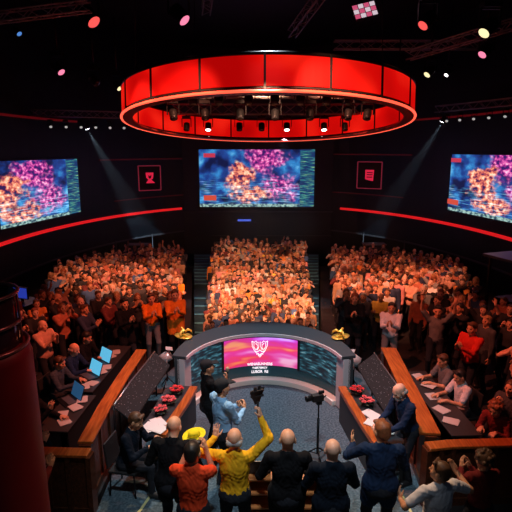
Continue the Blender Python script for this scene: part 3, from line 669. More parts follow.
# ------------------------------------------------------------------ laptop desks in the left pit
def pit_desk(x, y, w, L, rz, lab, h=.74):
    t = thing('pit_desk', (x, y, 0), rz, lab, 'desk')
    b = MB(); b.box((0, 0, h - .015), (w, L, .03)); b.build('desk_top', mat('pit_desk_top', (.035, .03, .03), .4), t, .005)
    b = MB(); b.box((w / 2 - .03, 0, (h - .03) / 2), (.025, L - .1, h - .03)); b.build('modesty_panel', M_BLACK, t)
    for sy in (-1, 1): b = MB(); b.box((-.05, sy * (L / 2 - .04), (h - .03) / 2), (w - .2, .04, h - .03)); b.build('leg', M_BLACK, t)
pit_desk(-3.30, 9.95, .55, 2.3, -.08, 'long dark desk with two lit laptops in the left pit')
pit_desk(-3.32, 8.05, .55, 1.25, -.06, 'dark desk with papers nearest the red column in the left pit')
pit_desk(3.35, 8.5, .5, 2.4, .05, 'dark desk behind the right barrier with papers and white shirt man')
M_LAPS = mat('laptop_screen', (.1, .4, .6), .3, 0, .9, ecol=(.10, .50, .78)); M_LAPD = mat('laptop_screen_dim', (.05, .15, .3), .3, 0, .25, ecol=(.05, .22, .5))
def laptop(x, y, z, rz, lab, m, s=1.0):
    t = thing('laptop', (x, y, z), rz, lab, 'laptop')       # the user sits on local -Y
    b = MB(); b.box((0, 0, .01), (.34 * s, .24 * s, .018)); o = b.build('base', M_BLKM, t); b = MB(); b.box((0, .01, .0205), (.29 * s, .12 * s, .004)); b.build('keyboard', mat('keys', (.08, .08, .09), .5), o)
    q = Matrix.Rotation(R(-20), 3, 'X'); b = MB(); b.box(Vector((0, .12 * s, .02)) + q @ Vector((0, 0, .115 * s)), (.34 * s, .012, .23 * s), q); o = b.build('lid', M_BLKM, t)
    b = MB(); b.box(Vector((0, .12 * s, .02)) + q @ Vector((0, -.008, .115 * s)), (.32 * s, .006, .21 * s), q); b.build('display', m, o)
laptop(-3.40, 10.05, .741, -.75, 'laptop with bright blue screen, the far one on the left pit desk', M_LAPS, 1.25)
laptop(-3.42, 9.42, .741, -.75, 'laptop with bright blue screen between the two front laptop men', M_LAPS, 1.25)
laptop(-3.44, 8.42, .741, -.8, 'laptop with dim dark blue screen on the nearest left pit desk', M_LAPD, 1.2)
for k, (x, y, rz) in enumerate(((-3.2, 10.7, .2), (-3.25, 10.45, .8), (-3.16, 9.85, .1), (-3.2, 9.62, .6), (-3.25, 9.15, 1.2), (-3.34, 8.98, .3))):
    paper(x, y, .741, rz, 'loose papers beside the lit laptops on the left pit desk', 'papers on the long left pit desk', .18, .24, mat('paper_dull', (.55, .48, .45), .7))
for k, (x, y, rz) in enumerate(((-3.2, 8.45, .2), (-3.22, 8.15, .8), (-3.38, 7.95, .1), (-3.25, 7.7, .6))):
    paper(x, y, .741, rz, 'loose papers on the dark desk nearest the red column', 'papers on the near left pit desk', .18, .24, MATS['paper_dull'])
for k, (x, y, rz) in enumerate(((3.3, 9.4, .2), (3.36, 9.0, .8), (3.3, 8.6, .1), (3.28, 8.1, .5), (3.3, 7.7, 1.0))):
    paper(x, y, .741, rz, 'loose papers on the dark desk behind the right barrier', 'papers on the right pit desk', .2, .26, MATS['paper_dull'])

# wooden counter at the bottom centre with shelves and a laptop
t = thing('wooden_counter', (.48, 6.36, 0), 0, 'wooden counter with open shelves behind the black suit man, bottom centre', 'counter')
b = MB(); b.box((0, 0, .735), (1.36, .36, .03)); b.build('top', M_WOODX, t, .006)
for zz in (.50, .27, .06): b = MB(); b.box((0, .0, zz), (1.28, .33, .025)); b.build('shelf', M_WOODX, t)
for xx in (-.65, 0, .65): b = MB(); b.box((xx, 0, .36), (.035, .34, .72)); b.build('side_panel', M_DWOOD, t)
b = MB(); b.box((0, .165, .36), (1.3, .02, .72)); b.build('back_panel', M_DWOOD, t)
laptop(.02, 6.44, .751, PI, 'black laptop lying on the wooden counter beside the yellow shirt man', M_LAPD, 1.1)
b = MB(); b.box((0, 0, .02), (1.0, .85, .04)); o = b.build('floor_plate', mat('plate_slate', (.05, .065, .08), .5), None, .005); o.location = (.78, 7.50, 0.001); tag(o, 'dark slate square plate lying on the carpet by the tripod', 'plate')

# tripod with a camera head on the stage
t = thing('camera_tripod', (1.06, 7.74, .041), .3, 'black tripod stand with camera head on the carpet right of centre', 'tripod')
b = MB(); b.tube([(0, 0, .10), (0, 0, .75)], .022, 10); b.tube([(0, 0, .7), (0, 0, 1.02)], .014, 10); b.build('pole', M_BLKM, t)
for k in range(3):
    a = 2 * PI * k / 3 + .4; b = MB(); b.tube([(0, 0, .20), (.24 * math.cos(a), .24 * math.sin(a), .012)], .014, 8); b.tube([(0, 0, .08), (.13 * math.cos(a), .13 * math.sin(a), .09)], .008, 6); b.build('leg', M_BLKM, t)
b = MB(); b.box((0, 0, 1.05), (.09, .07, .07)); b.tube([(0, 0, 1.06), (.14, .02, 1.14)], .012, 6); b.build('pan_head', M_BLKM, t)
b = MB(); b.box((-.03, 0, 1.14), (.20, .11, .12)); b.box((.04, 0, 1.23), (.10, .04, .05)); o = b.build('camera_body', M_BLACK, t, .01)
b = MB(); b.lathe([(.045, 0), (.05, .1), (.045, .11), (.03, .10)], (-.13, 0, 1.14), 16, rot=Matrix.Rotation(R(-90), 3, 'Y')); b.build('camera_lens', M_BLKM, o)

# tape lines on the floor
M_TAPE = mat('yellow_tape', (.62, .62, .30), .5)
b = MB(); wallpath(b, [(2.18, 7.35), (2.26, 6.9), (2.30, 6.4)], -.02, .02, 0.001, .006); tag(b.build('floor_tape', M_TAPE), 'pale yellow tape line on the carpet at the right', 'tape')
b = MB(); wallpath(b, [(-1.62, 6.9), (-1.72, 6.5), (-1.95, 6.0)], -.02, .02, 0.001, .006); tag(b.build('floor_tape', M_TAPE), 'pale tape line on the carpet at the lower left', 'tape')

# red column with an open hooped collar, near the camera on the left
M_COL = mat('red_lacquer', (.22, .006, .008), .5, 0, 0, .2, 2)
t = thing('red_column', (-1.79, 3.0, 0), 0, 'tall dark red column with an open hooped top at the left edge', 'column')
b = MB(); b.lathe([(.36, -2.19), (.36, -.1), (.345, 2.5), (.335, 3.6), (.33, 3.95), (.31, 4.02), (.28, 4.03)], n=48); b.build('shaft', M_COL, t)
b = MB(); b.lathe([(.27, 4.02), (.265, 4.36), (.255, 4.36), (.26, 4.03)], n=48, cap=False); b.build('collar', mat('dark_glass', (.05, .02, .025), .08, 0), t)
M_HOOP = mat('hoop_metal', (.35, .16, .15), .3, .6)
for z, r in ((4.37, .275), (4.18, .275), (4.03, .31)): b = MB(); b.tube([(r * math.cos(2 * PI * i / 48), r * math.sin(2 * PI * i / 48), z) for i in range(48)], .012, 8, closed=True); b.build('hoop', M_HOOP, t)
for k in range(6): a = k * PI / 3 + .2; b = MB(); b.tube([(.28 * math.cos(a), .28 * math.sin(a), 4.03), (.277 * math.cos(a), .277 * math.sin(a), 4.37)], .008, 6); b.build('strut', M_HOOP, t)
spot('column_light', (2.2, 4.6, 8.8), (-1.6, 3.0, 2.2), 330, (1, .3, .25), 26, .9)  # unseen red spot, added to bring up the column's red

# booths with a monitor at the far left, desks at the back
t = thing('control_booth', (-7.4, 14.6, -.26), -.35, 'dark control booth with a small blue monitor at the far left', 'booth')
b = MB(); b.box((0, 0, .5), (1.6, .7, 1.0)); b.build('cabinet', M_BLACK, t, .02); b = MB(); b.box((0, 0, 1.03), (1.75, .85, .05)); b.build('worktop', M_BLKM, t)
b = MB(); b.box((.45, -.1, 1.35), (.55, .05, .36)); b.box((.45, -.06, 1.12), (.06, .06, .15)); o = b.build('monitor', M_BLACK, t); b = MB(); b.box((.45, -.13, 1.35), (.5, .01, .31)); b.build('display', mat('blue_monitor', (.02, .04, .4), .4, 0, .6, ecol=(.03, .06, .55)), o)
t = thing('control_booth', (8.6, 15.4, -.34), .35, 'dark booth with a pale canopy and blue glow at the far right', 'booth')
b = MB(); b.box((0, 0, .5), (1.8, .7, 1.0)); b.build('cabinet', M_BLACK, t, .02); b = MB(); b.box((0, 0, 2.35), (2.6, 1.2, .08)); b.build('canopy', mat('canopy_grey', (.08, .09, .10), .4), t, .01)
for sx in (-1, 1): b = MB(); b.box((sx * 1.15, .4, 1.2), (.07, .07, 2.3)); b.build('post', M_BLKM, t)
b = MB(); b.box((-.1, -.36, .85), (.3, .03, .4)); b.build('display', mat('blue_glow', (.02, .05, .5), .4, 0, .5, ecol=(.03, .08, .6)), t)
for x, y, lab in ((-6.35, 26.8, 'small dark desk booth at the back wall left of the centre crowd'), (6.45, 26.9, 'small dark desk booth at the back wall right of the centre crowd')):
    t = thing('sound_desk', (x, y, -1.3), 0, lab, 'desk'); b = MB(); b.box((0, 0, .75), (1.15, .5, 1.5)); b.build('cabinet', mat('booth_blue_black', (.02, .028, .035), .5), t, .05); b = MB(); b.box((0, -.05, 1.53), (1.25, .65, .05)); b.build('top', mat('booth_edge', (.22, .25, .28), .4), t, .02)
for k, x in enumerate((-7.5, -6.0, 6.3, 8.0)):
    y = ECY + EB * math.sqrt(1 - ((x - ECX) / EA) ** 2) - .12; b = MB(); b.box((0, 0, .9), (.05, .05, 1.9)); o = b.build('wall_post', mat('post_grey', (.10, .12, .14), .4)); o.location = (x, y, -1.35)
    tag(o, ['leftmost thin grey post under the wall ledge', 'thin grey post beside the left back booth', 'thin grey post beside the right back booth', 'rightmost thin grey post under the wall ledge'][k], 'post')

# ================================================================== PEOPLE
# a body is a signed-distance field of tapered limbs, meshed as one continuous surface
V3 = lambda *a: np.array(a, float)
def nrm(v): return v / (np.linalg.norm(v) + 1e-9)
def rotx(a): c, s = math.cos(a), math.sin(a); return np.array([[1, 0, 0], [0, c, -s], [0, s, c]])
def roty(a): c, s = math.cos(a), math.sin(a); return np.array([[c, 0, s], [0, 1, 0], [-s, 0, c]])
def rotz(a): c, s = math.cos(a), math.sin(a); return np.array([[c, -s, 0], [s, c, 0], [0, 0, 1]])
def cap(a, b, ra, rb, g, k=.02): return ['c', np.array(a, float), np.array(b, float), ra, rb, g, k]
def ell(c, r, g, Rm=None, k=.02): return ['e', np.array(c, float), np.array(r, float), np.eye(3) if Rm is None else Rm, None, g, k]
def rbx(c, h, rad, Rm, g, k=.01): return ['b', np.array(c, float), np.array(h, float), Rm, rad, g, k]
def pdist(p, P):
    if p[0] == 'c':
        a, b, ra, rb = p[1:5]; ba = b - a; t = np.clip(((P - a) @ ba) / (ba @ ba + 1e-12), 0, 1)
        return np.sqrt((((P - a) - t[..., None] * ba) ** 2).sum(-1)) - (ra + (rb - ra) * t)
    q = (P - p[1]) @ p[3]
    if p[0] == 'e':
        r = p[2]; k0 = np.sqrt(((q / r) ** 2).sum(-1)); k1 = np.sqrt(((q / r ** 2) ** 2).sum(-1)) + 1e-9; return k0 * (k0 - 1) / k1
    d = np.abs(q) - (p[2] - p[4]); return np.sqrt((np.maximum(d, 0) ** 2).sum(-1)) + np.minimum(d.max(-1), 0) - p[4]
def pbox(p):
    if p[0] == 'c': r = max(p[3], p[4]); return np.minimum(p[1], p[2]) - r, np.maximum(p[1], p[2]) + r
    e = np.abs(p[3]) @ p[2]; return p[1] - e, p[1] + e
def sdf_mesh(prims, vox, cuts=(), wrinkle=0.0, wseed=0, holes=()):
    """cuts: (origin, normal) keeps the side the normal points away from"""
    bb = [pbox(p) for p in prims]; lo = np.min([b[0] for b in bb], 0) - 3 * vox; hi = np.max([b[1] for b in bb], 0) + 3 * vox
    n = np.ceil((hi - lo) / vox).astype(int) + 1
    ax = [lo[i] + vox * np.arange(n[i]) for i in range(3)]
    F = np.full(tuple(n), .2, np.float32)
    for p, (a, b) in zip(prims, bb):
        m = p[6] + 2 * vox + .01
        i0 = np.maximum(((a - m - lo) / vox).astype(int), 0); i1 = np.minimum(((b + m - lo) / vox).astype(int) + 2, n)
        sl = tuple(slice(i0[i], i1[i]) for i in range(3))
        P = np.stack(np.meshgrid(ax[0][sl[0]], ax[1][sl[1]], ax[2][sl[2]], indexing='ij'), -1)
        d = pdist(p, P); f = F[sl]; k = p[6]
        h = np.clip(.5 + .5 * (f - d) / k, 0, 1); F[sl] = (f + (d - f) * h - k * h * (1 - h)).astype(np.float32)
    if wrinkle or cuts:
        X, Y_, Z_ = np.meshgrid(*ax, indexing='ij')
        if wrinkle:
            s = wseed * 1.7
            F += (wrinkle * (np.sin(X * 41 + 9 * np.sin(Z_ * 13 + s) + s) * np.sin(Z_ * 27 + 7 * np.sin(X * 17 + s)) + .7 * np.sin(Y_ * 37 + Z_ * 33 + 5 * np.sin(X * 23 + s)))).astype(np.float32)
        for o, nn in cuts: F = np.maximum(F, ((X - o[0]) * nn[0] + (Y_ - o[1]) * nn[1] + (Z_ - o[2]) * nn[2]).astype(np.float32))
    for p in holes:
        X, Y_, Z_ = np.meshgrid(*ax, indexing='ij'); F = np.maximum(F, -pdist(p, np.stack((X, Y_, Z_), -1)).astype(np.float32))
    F[0] = F[-1] = .2; F[:, 0] = F[:, -1] = .2; F[:, :, 0] = F[:, :, -1] = .2
    ins = F < 0; m = n - 1; acc = np.zeros((*m, 3), np.float32); cnt = np.zeros(tuple(m), np.float32)
    for axis in range(3):
        o1, o2 = [(1, 2), (0, 2), (0, 1)][axis]
        for u in (0, 1):
            for v in (0, 1):
                s0 = [slice(0, -1)] * 3; s0[o1] = slice(u, n[o1] - 1 + u); s0[o2] = slice(v, n[o2] - 1 + v); s1 = list(s0); s1[axis] = slice(1, None)
                a = F[tuple(s0)]; b = F[tuple(s1)]; cr = (a < 0) != (b < 0); t = np.where(cr, a / np.where(cr, a - b, 1), 0)
                acc[..., axis] += t; acc[..., o1] += np.where(cr, u, 0); acc[..., o2] += np.where(cr, v, 0); cnt += cr
    has = cnt > 0; idx = np.full(tuple(m), -1, np.int64); idx[has] = np.arange(has.sum())
    g = np.argwhere(has); Vv = (g + acc[has] / cnt[has][:, None]) * vox + lo
    Q = []
    for axis in range(3):
        o1, o2 = [(1, 2), (2, 0), (0, 1)][axis]
        s0 = [slice(1, -1)] * 3; s0[axis] = slice(0, -1); s1 = list(s0); s1[axis] = slice(1, None)
        a = ins[tuple(s0)]; b = ins[tuple(s1)]
        for flip, cr in ((False, a & ~b), (True, ~a & b)):
            e = np.argwhere(cr); off = np.ones(3, int); off[axis] = 0; e = e + off
            def cell(du, dv): c = e.copy(); c[:, o1] += du; c[:, o2] += dv; return idx[c[:, 0], c[:, 1], c[:, 2]]
            q = [cell(-1, -1), cell(0, -1), cell(0, 0), cell(-1, 0)]
            Q.append(np.stack(q[::-1] if flip else q, 1))
    Q = np.concatenate(Q); return Vv, Q
def groups_of(prims, Vv, Q):
    C = Vv[Q].mean(1); best = np.full(len(C), 9.0); gid = np.zeros(len(C), int)
    for p in prims:
        a, b = pbox(p); sel = np.where(((C > a - .04) & (C < b + .04)).all(1))[0]
        if len(sel) == 0: continue
        d = pdist(p, C[sel]); w = d < best[sel]; best[sel[w]] = d[w]; gid[sel[w]] = p[5]
    return gid
def np_mesh(name, Vv, Q, gid=None, mats=()):
    me = bpy.data.meshes.new(name); me.vertices.add(len(Vv)); me.vertices.foreach_set('co', Vv.astype(np.float32).ravel())
    me.loops.add(Q.size); me.loops.foreach_set('vertex_index', Q.astype(np.int32).ravel())
    me.polygons.add(len(Q)); me.polygons.foreach_set('loop_start', np.arange(0, Q.size, 4, dtype=np.int32))
    for m_ in mats: me.materials.append(m_)
    if gid is not None: me.polygons.foreach_set('material_index', gid.astype(np.int32))
    me.polygons.foreach_set('use_smooth', np.ones(len(Q), bool)); me.update(calc_edges=True); me.validate(); return me

SK, TP, LG, HR, SH, EY, LP = range(7)
def ik(Sx, Wx, l1, l2, pole):
    d = Wx - Sx; L = np.linalg.norm(d); L = min(L, (l1 + l2) * .998); u = nrm(d); a = (l1 * l1 - l2 * l2 + L * L) / (2 * L); h = math.sqrt(max(l1 * l1 - a * a, 0))
    pl = pole - u * (pole @ u); return Sx + u * a + nrm(pl) * h, Sx + u * L
def hand(W, d, n, right, curl, fs=1.0, spread=.10):
    d = nrm(d); n = nrm(n - d * (n @ d)); u = np.cross(d, n) * (1 if right else -1)
    Rm = np.stack([d, u, n], 1); P = [rbx(W + d * .048, (.050, .040, .0155), .013, Rm, SK, .012), cap(W - d * .03, W + d * .03, .026, .028, SK, .015)]
    for i, L in enumerate((.072, .080, .075, .060)):
        b = W + d * (.090 - .004 * abs(i - 1)) + u * (.029 - .0195 * i); dd = nrm(d + u * spread * (1.3 - i)); a = curl * .5; p0 = b
        for j, fr in enumerate((.45, .31, .24)):
            dr = dd * math.cos(a) + n * math.sin(a); p1 = p0 + dr * L * fr; r = (.0093 - .0008 * j) * fs; P.append(cap(p0, p1, r, r * .93, SK, .004)); p0 = p1; a += curl
    b = W + d * .022 + u * .028; p1 = b + (d * .55 + u * .75 + n * .25) * .038; p2 = p1 + nrm(d * .85 + u * .35 + n * .35 * (1 + curl)) * .030; p3 = p2 + nrm(d * .9 + u * .1 + n * .4 * (1 + curl)) * .024
    for a_, b_, r in ((b, p1, .0135), (p1, p2, .0115), (p2, p3, .010)): P.append(cap(a_, b_, r * fs, r * .9 * fs, SK, .006))
    return P

DEF = dict(seat=False, lean=0.0, side=0.0, twist=0.0, hy=0.0, hp=0.0, rw=(-.25, -.06, .84), lw=(.25, -.06, .84), rd=(.02, -.15, -1), ld=(-.02, -.15, -1), rn=(1, .1, 0), ln=(-1, .1, 0),
           rp=(-.5, .7, -.5), lp=(.5, .7, -.5), curl=.35, rcurl=None, lcurl=None, hair='short', sleeve='long', bulk=1.0, female=False, beard=False, rf=(-.12, 0, 0), lf=(.12, -.03, 0), fs=1.0, coat=False, skirt=False, simple=False)
def skeleton(o):
    hz = .50 if o['seat'] else .93; pel = V3(0, 0, hz)
    T = rotz(o['twist']) @ roty(o['side']) @ rotx(o['lean'])        # lean: forward (-Y)
    def tp(x, y, z): return pel + T @ V3(x, y, z - .93)
    J = dict(pel=pel, T=T, tp=tp, neck=tp(0, .015, 1.47)); Hm = T @ rotz(o['hy']) @ rotx(o['hp']); J['H'] = Hm; hc = J['neck'] + T @ V3(0, -.015, .06) + Hm @ V3(0, -.012, .095); J['hc'] = hc
    for sd, k in (('r', -1), ('l', 1)):
        sh = tp(k * .185 * o['bulk'] ** .5, .01, 1.42); e, w = ik(sh, V3(*o[sd + 'w']), .295, .262, V3(*o[sd + 'p'])); J[sd + 's'], J[sd + 'e'], J[sd + 'w_'] = sh, e, w
        hip = pel + rotz(o['twist'] * .5) @ V3(k * .095, 0, -.02); ft = V3(*o[sd + 'f']) + V3(0, 0, .085)
        if o['seat']: ft = V3(k * .13, -.44, .085)
        kn, an = ik(hip, ft, .44, .425, V3(k * .12, -1, .25 if o['seat'] else 0)); J[sd + 'h'], J[sd + 'k'], J[sd + 'a'] = hip, kn, an
    return J
def body_parts(o):
    """returns dict of primitive lists: skin, top, legs, hair, shoes; and cuts"""
    J = skeleton(o); H, hc, tp, T = J['H'], J['hc'], J['tp'], J['T']; h = lambda *a: hc + H @ V3(*a); B = o['bulk']; D = {}
    S_ = []
    S_ += [ell(h(0, .012, .03), (.077, .096, .088), SK, H, .02), ell(h(0, -.022, -.045), (.058, .066, .074), SK, H, .03), ell(h(0, -.064, -.088), (.026, .022, .022), SK, H, .02),
           cap(h(-.045, -.05, -.015), h(.045, -.05, -.015), .028, .028, SK, .02), cap(h(-.03, -.079, .027), h(.03, -.079, .027), .010, .010, SK, .012),
           cap(h(0, -.086, .008), h(0, -.106, -.026), .0085, .0135, SK, .008), cap(h(-.012, -.092, -.034), h(.012, -.092, -.034), .009, .009, SK, .006)]
    for k in (-1, 1): S_ += [ell(h(k * .080, .012, -.008), (.012, .022, .033), SK, H, .006), ell(h(k * .031, -.073, .006), (.013, .009, .0085), EY, H, .003)]
    S_ += [cap(h(-.02, -.086, -.062), h(.02, -.086, -.062), .0075, .0075, LP, .004)]
    S_ += [cap(tp(0, .02, 1.43), hc + H @ V3(0, .012, -.05), .060, .055, SK, .03)]
    for sd in 'rl':
        w = J[sd + 'w_']; e = J[sd + 'e']; S_ += [cap(e, w, .041, .027, SK, .02), cap(J[sd + 's'], e, .050, .041, SK, .02)]
        cu = o['curl'] if o[sd + 'curl'] is None else o[sd + 'curl']; S_ += hand(w, V3(*o[sd + 'd']), V3(*o[sd + 'n']), sd == 'r', cu, o['fs'])
    D['skin'] = S_
    TPs = [ell(tp(0, .005, 1.27), (.168 * B ** .7, .112 * B, .205), TP, T, .05), ell(tp(0, -.008 - .03 * (B - 1), 1.08), (.150 * B, .112 * B, .17), TP, T, .06), ell(tp(0, .005, .96), (.160 * B, .118 * B, .11), TP, T, .05),
           cap(tp(-.155, .012, 1.405), tp(.155, .012, 1.405), .062, .062, TP, .05), cap(tp(-.09, .018, 1.435), tp(0, .022, 1.47), .045, .062, TP, .04), cap(tp(.09, .018, 1.435), tp(0, .022, 1.47), .045, .062, TP, .04)]
    if o['female']: TPs += [ell(tp(k * .075, -.085, 1.27), (.062, .058, .062), TP, T, .04) for k in (-1, 1)]
    for sd in 'rl':
        s, e, w = J[sd + 's'], J[sd + 'e'], J[sd + 'w_']
        TPs.append(cap(s, e, .066 * B ** .4, .053, TP, .035))
        if o['sleeve'] == 'long': TPs.append(cap(e, w - nrm(w - e) * .012, .053, .038, TP, .02))
        else: TPs[-1] = cap(s, s + (e - s) * .72, .067 * B ** .4, .062, TP, .03)
    if o['coat']:
        for sd in 'rl': TPs.append(cap(J[sd + 'h'] + V3(0, .0, .06), J[sd + 'h'] + (J[sd + 'k'] - J[sd + 'h']) * .5, .11 * B, .105, TP, .05))
    D['top'] = TPs
    Ls = [cap(J['rh'] + V3(.02, 0, .05), J['lh'] + V3(-.02, 0, .05), .108, .108, LG, .05), ell(J['pel'] + V3(0, .03, -.02), (.155 * B ** .8, .125 * B ** .5, .12), LG, None, .04)]
    for sd in 'rl':
        Ls += [cap(J[sd + 'h'] + V3(0, 0, -.01), J[sd + 'k'], .094 * B ** .4, .066, LG, .04), cap(J[sd + 'k'], J[sd + 'a'] + V3(0, 0, .0), .066, .050, LG, .02)]
    D['legs'] = Ls
    Sh = []
    for sd, k in (('r', -1), ('l', 1)):
        a = J[sd + 'a']; dr = rotz(k * .22) @ V3(0, -1, 0); Sh.append([cap(V3(a[0], a[1] + .02, .047), V3(a[0], a[1], .047) + dr * .15, .046, .040, SH, .02), cap(a + V3(0, .01, .0), V3(a[0], a[1], .05), .045, .046, SH, .02)])
    D['shoes'] = Sh
    ht = o['hair']; Hs = []
    if ht == 'short': Hs = [ell(h(0, .022, .045), (.083, .096, .084), HR, H, .01), ell(h(0, .055, -.005), (.070, .060, .075), HR, H, .02), cap(h(-.05, -.052, .098), h(.05, -.052, .098), .022, .022, HR, .02)]
    elif ht == 'fringe': Hs = [cap(h(-.074, .02, -.01), h(-.05, .07, -.02), .018, .030, HR, .02), cap(h(.074, .02, -.01), h(.05, .07, -.02), .018, .030, HR, .02), cap(h(-.05, .07, -.02), h(.05, .07, -.02), .034, .034, HR, .02)]
    elif ht == 'long': Hs = [ell(h(0, .022, .045), (.087, .098, .086), HR, H, .02), cap(h(-.065, .035, 0), h(-.075, .045, -.20), .036, .030, HR, .03), cap(h(.065, .035, 0), h(.075, .045, -.20), .036, .030, HR, .03), cap(h(0, .07, 0), h(0, .085, -.24), .055, .045, HR, .04)]
    elif ht == 'curly':
        rr = random.Random(3); Hs = [ell(h(0, .03, .05), (.098, .105, .095), HR, H, .02)]
        for _ in range(34):
            a, b_ = rr.uniform(0, 6.28), rr.uniform(-.5, 1.4); c = (math.cos(b_) * math.cos(a) * .10, .035 + math.cos(b_) * math.sin(a) * .105, .045 + math.sin(b_) * .095)
            if c[1] > -.06 or c[2] > .07: Hs.append(ell(h(*c), (.026, .026, .026), HR, None, .008))
    elif ht == 'cap': Hs = [ell(h(0, .02, .055), (.086, .100, .082), HR, H, .01), rbx(h(0, -.115, .055), (.065, .062, .008), .007, H @ rotx(.12), HR, .015), ell(h(0, .06, .0), (.068, .052, .06), HR, H, .01)]
    elif ht == 'bun': Hs = [ell(h(0, .022, .045), (.084, .097, .085), HR, H, .01), ell(h(0, .12, .06), (.038, .036, .038), HR, H, .01), ell(h(0, .055, -.005), (.070, .060, .07), HR, H, .02)]
    Hs2 = []
    if o['beard']: Hs2 = [ell(h(0, -.052, -.085), (.050, .050, .045), HR, H, .01), cap(h(-.052, -.03, -.05), h(.052, -.03, -.05), .022, .022, HR, .02), cap(h(-.025, -.098, -.05), h(.025, -.098, -.05), .009, .009, HR, .006)]
    D['hair'] = Hs; D['beard'] = Hs2; D['J'] = J
    hs = o.get('hs', 1.0)
    if hs != 1.0:
        for lst in (S_[:12 + 0], Hs, Hs2):
            for p in lst:
                p[1] = hc + (p[1] - hc) * hs
                if p[0] == 'c': p[2] = hc + (p[2] - hc) * hs; p[3] *= hs; p[4] *= hs
                else:
                    p[2] = p[2] * hs
                    if p[4]: p[4] *= hs
    D['facecut'] = (h(0, -.055, -.02), H @ nrm(V3(0, -1, -.55)))
    return D

SKIN = [mat('skin_light', (.78, .40, .25), .5, 0, 0, .12, 14), mat('skin_tan', (.66, .31, .17), .5, 0, 0, .12, 14), mat('skin_brown', (.36, .18, .11), .5, 0, 0, .12, 14), mat('skin_pink', (.82, .46, .33), .5, 0, 0, .12, 14)]
HAIRM = [mat('hair_black', (.018, .014, .012), .5), mat('hair_brown', (.10, .045, .02), .5, 0, 0, .3, 30), mat('hair_blond', (.42, .24, .10), .5, 0, 0, .3, 30), mat('hair_grey', (.36, .34, .33), .55, 0, 0, .2, 30), mat('hair_auburn', (.26, .08, .03), .5, 0, 0, .3, 30)]
M_EYE = mat('eye_dark', (.03, .02, .02), .2); M_LIP = mat('lips', (.42, .15, .12), .5); M_SHOE = mat('shoe_black', (.02, .02, .022), .35)
def cloth(nm, c, v=.12): return mat('cloth_' + nm, c, .9, 0, 0, v, 9, .25, spec=.2)

# ---- people seen from near: body, garments, hair and shoes are parts
def hero(loc, yaw, label, top, legs, hairm=None, skin=0, scale=1.0, topname='jacket', vox=.0085, wr=.0035, hairname='hair', group=None, zb=0.0, **kw):
    o = dict(DEF); o.update(kw); o['hs'] = 1.09; D = body_parts(o); t = thing('person', (loc[0], loc[1], zb), yaw, label, 'person', group); t.scale = (scale,) * 3
    skin_p = D['skin'] + [[p[0], p[1], p[2] * .86 if p[0] == 'e' else p[2], *( [p[3], p[4]] if p[0] == 'e' else [p[3] * .8, p[4] * .8]), SK, p[6]] for p in D['top'][:6] + D['legs']]
    Vv, Q = sdf_mesh(skin_p, vox); g = groups_of([p for p in skin_p], Vv, Q); g2 = np.where(g == EY, 1, np.where(g == LP, 2, 0))
    def put(nm, me): ob = bpy.data.objects.new(nm, me); COL.objects.link(ob); ob.parent = t; return ob
    body = put('body', np_mesh('body', Vv, Q, g2, [SKIN[skin], M_EYE, M_LIP]))
    J = D['J']; Vv, Q = sdf_mesh(D['top'], vox, (), wr, loc[0] * 7, [cap(J['tp'](0, -.01, 1.52), J['hc'] + V3(0, 0, .02), .066, .12, 0)]); put(topname, np_mesh(topname, Vv, Q, None, [top]))
    cuts = [(J['pel'] + V3(0, 0, .085), V3(0, 0, 1))]
    Vv, Q = sdf_mesh(D['legs'], vox * 1.2, cuts, wr * .8, loc[1] * 5); put('trousers', np_mesh('trousers', Vv, Q, None, [legs]))
    if D['hair']:
        cuts = [D['facecut']] if o['hair'] in ('short', 'long', 'curly', 'bun', 'fringe') else []
        Vv, Q = sdf_mesh(D['hair'], .007, cuts if o['hair'] != 'curly' else [], .0015, 3); put(hairname, np_mesh(hairname, Vv, Q, None, [hairm or HAIRM[0]]))
    if D['beard']: Vv, Q = sdf_mesh(D['beard'], .006, (), .001); put('beard', np_mesh('beard', Vv, Q, None, [HAIRM[3]]))
    for sp in D['shoes']: Vv, Q = sdf_mesh(sp, .01); put('shoe', np_mesh('shoe', Vv, Q, None, [M_SHOE]))
    t['_J'] = 0; del t['_J']
    return t, J
def wpos(t, p): return Matrix.Translation(t.location) @ Matrix.Rotation(t.rotation_euler[2], 4, 'Z') @ Matrix.Diagonal((t.scale[0],) * 3 + (1,)) @ Vector(p)

BLK = cloth('black', (.007, .007, .009)); NAVY = cloth('navy', (.012, .028, .075)); DNAVY = cloth('dark_navy', (.006, .011, .022)); BLUE = cloth('sky_blue', (.27, .50, .78)); YEL = cloth('yellow', (.92, .46, .015))
ORED = cloth('orange_red', (.85, .07, .02)); WHT = cloth('white', (.72, .72, .78)); GRY = cloth('grey', (.16, .16, .17)); DTR = cloth('trouser_black', (.02, .022, .03)); ORA = cloth('orange', (.90, .22, .02)); RUST = cloth('rust', (.50, .12, .06)); MAR = cloth('maroon', (.18, .02, .02))

# 1 capped presenter in black, holding a microphone to the chin
cap_blk = cloth('cap_black', (.02, .02, .024))
P1, J1 = hero((-.82, 7.95), R(112), 'person in black cap and long black top holding a microphone, facing the desk screens', BLK, DTR, cap_blk, 1, 1.0, 'black_top', hair='cap', hairname='cap', coat=True, bulk=1.12,
              rw=(-.05, -.30, 1.36), rd=(.25, -.35, .9), rn=(.5, .8, .1), rcurl=.95, lw=(.16, -.27, 1.16), ld=(-.8, -.4, .35), ln=(-.2, .9, .3), lcurl=.5, hp=-.12)
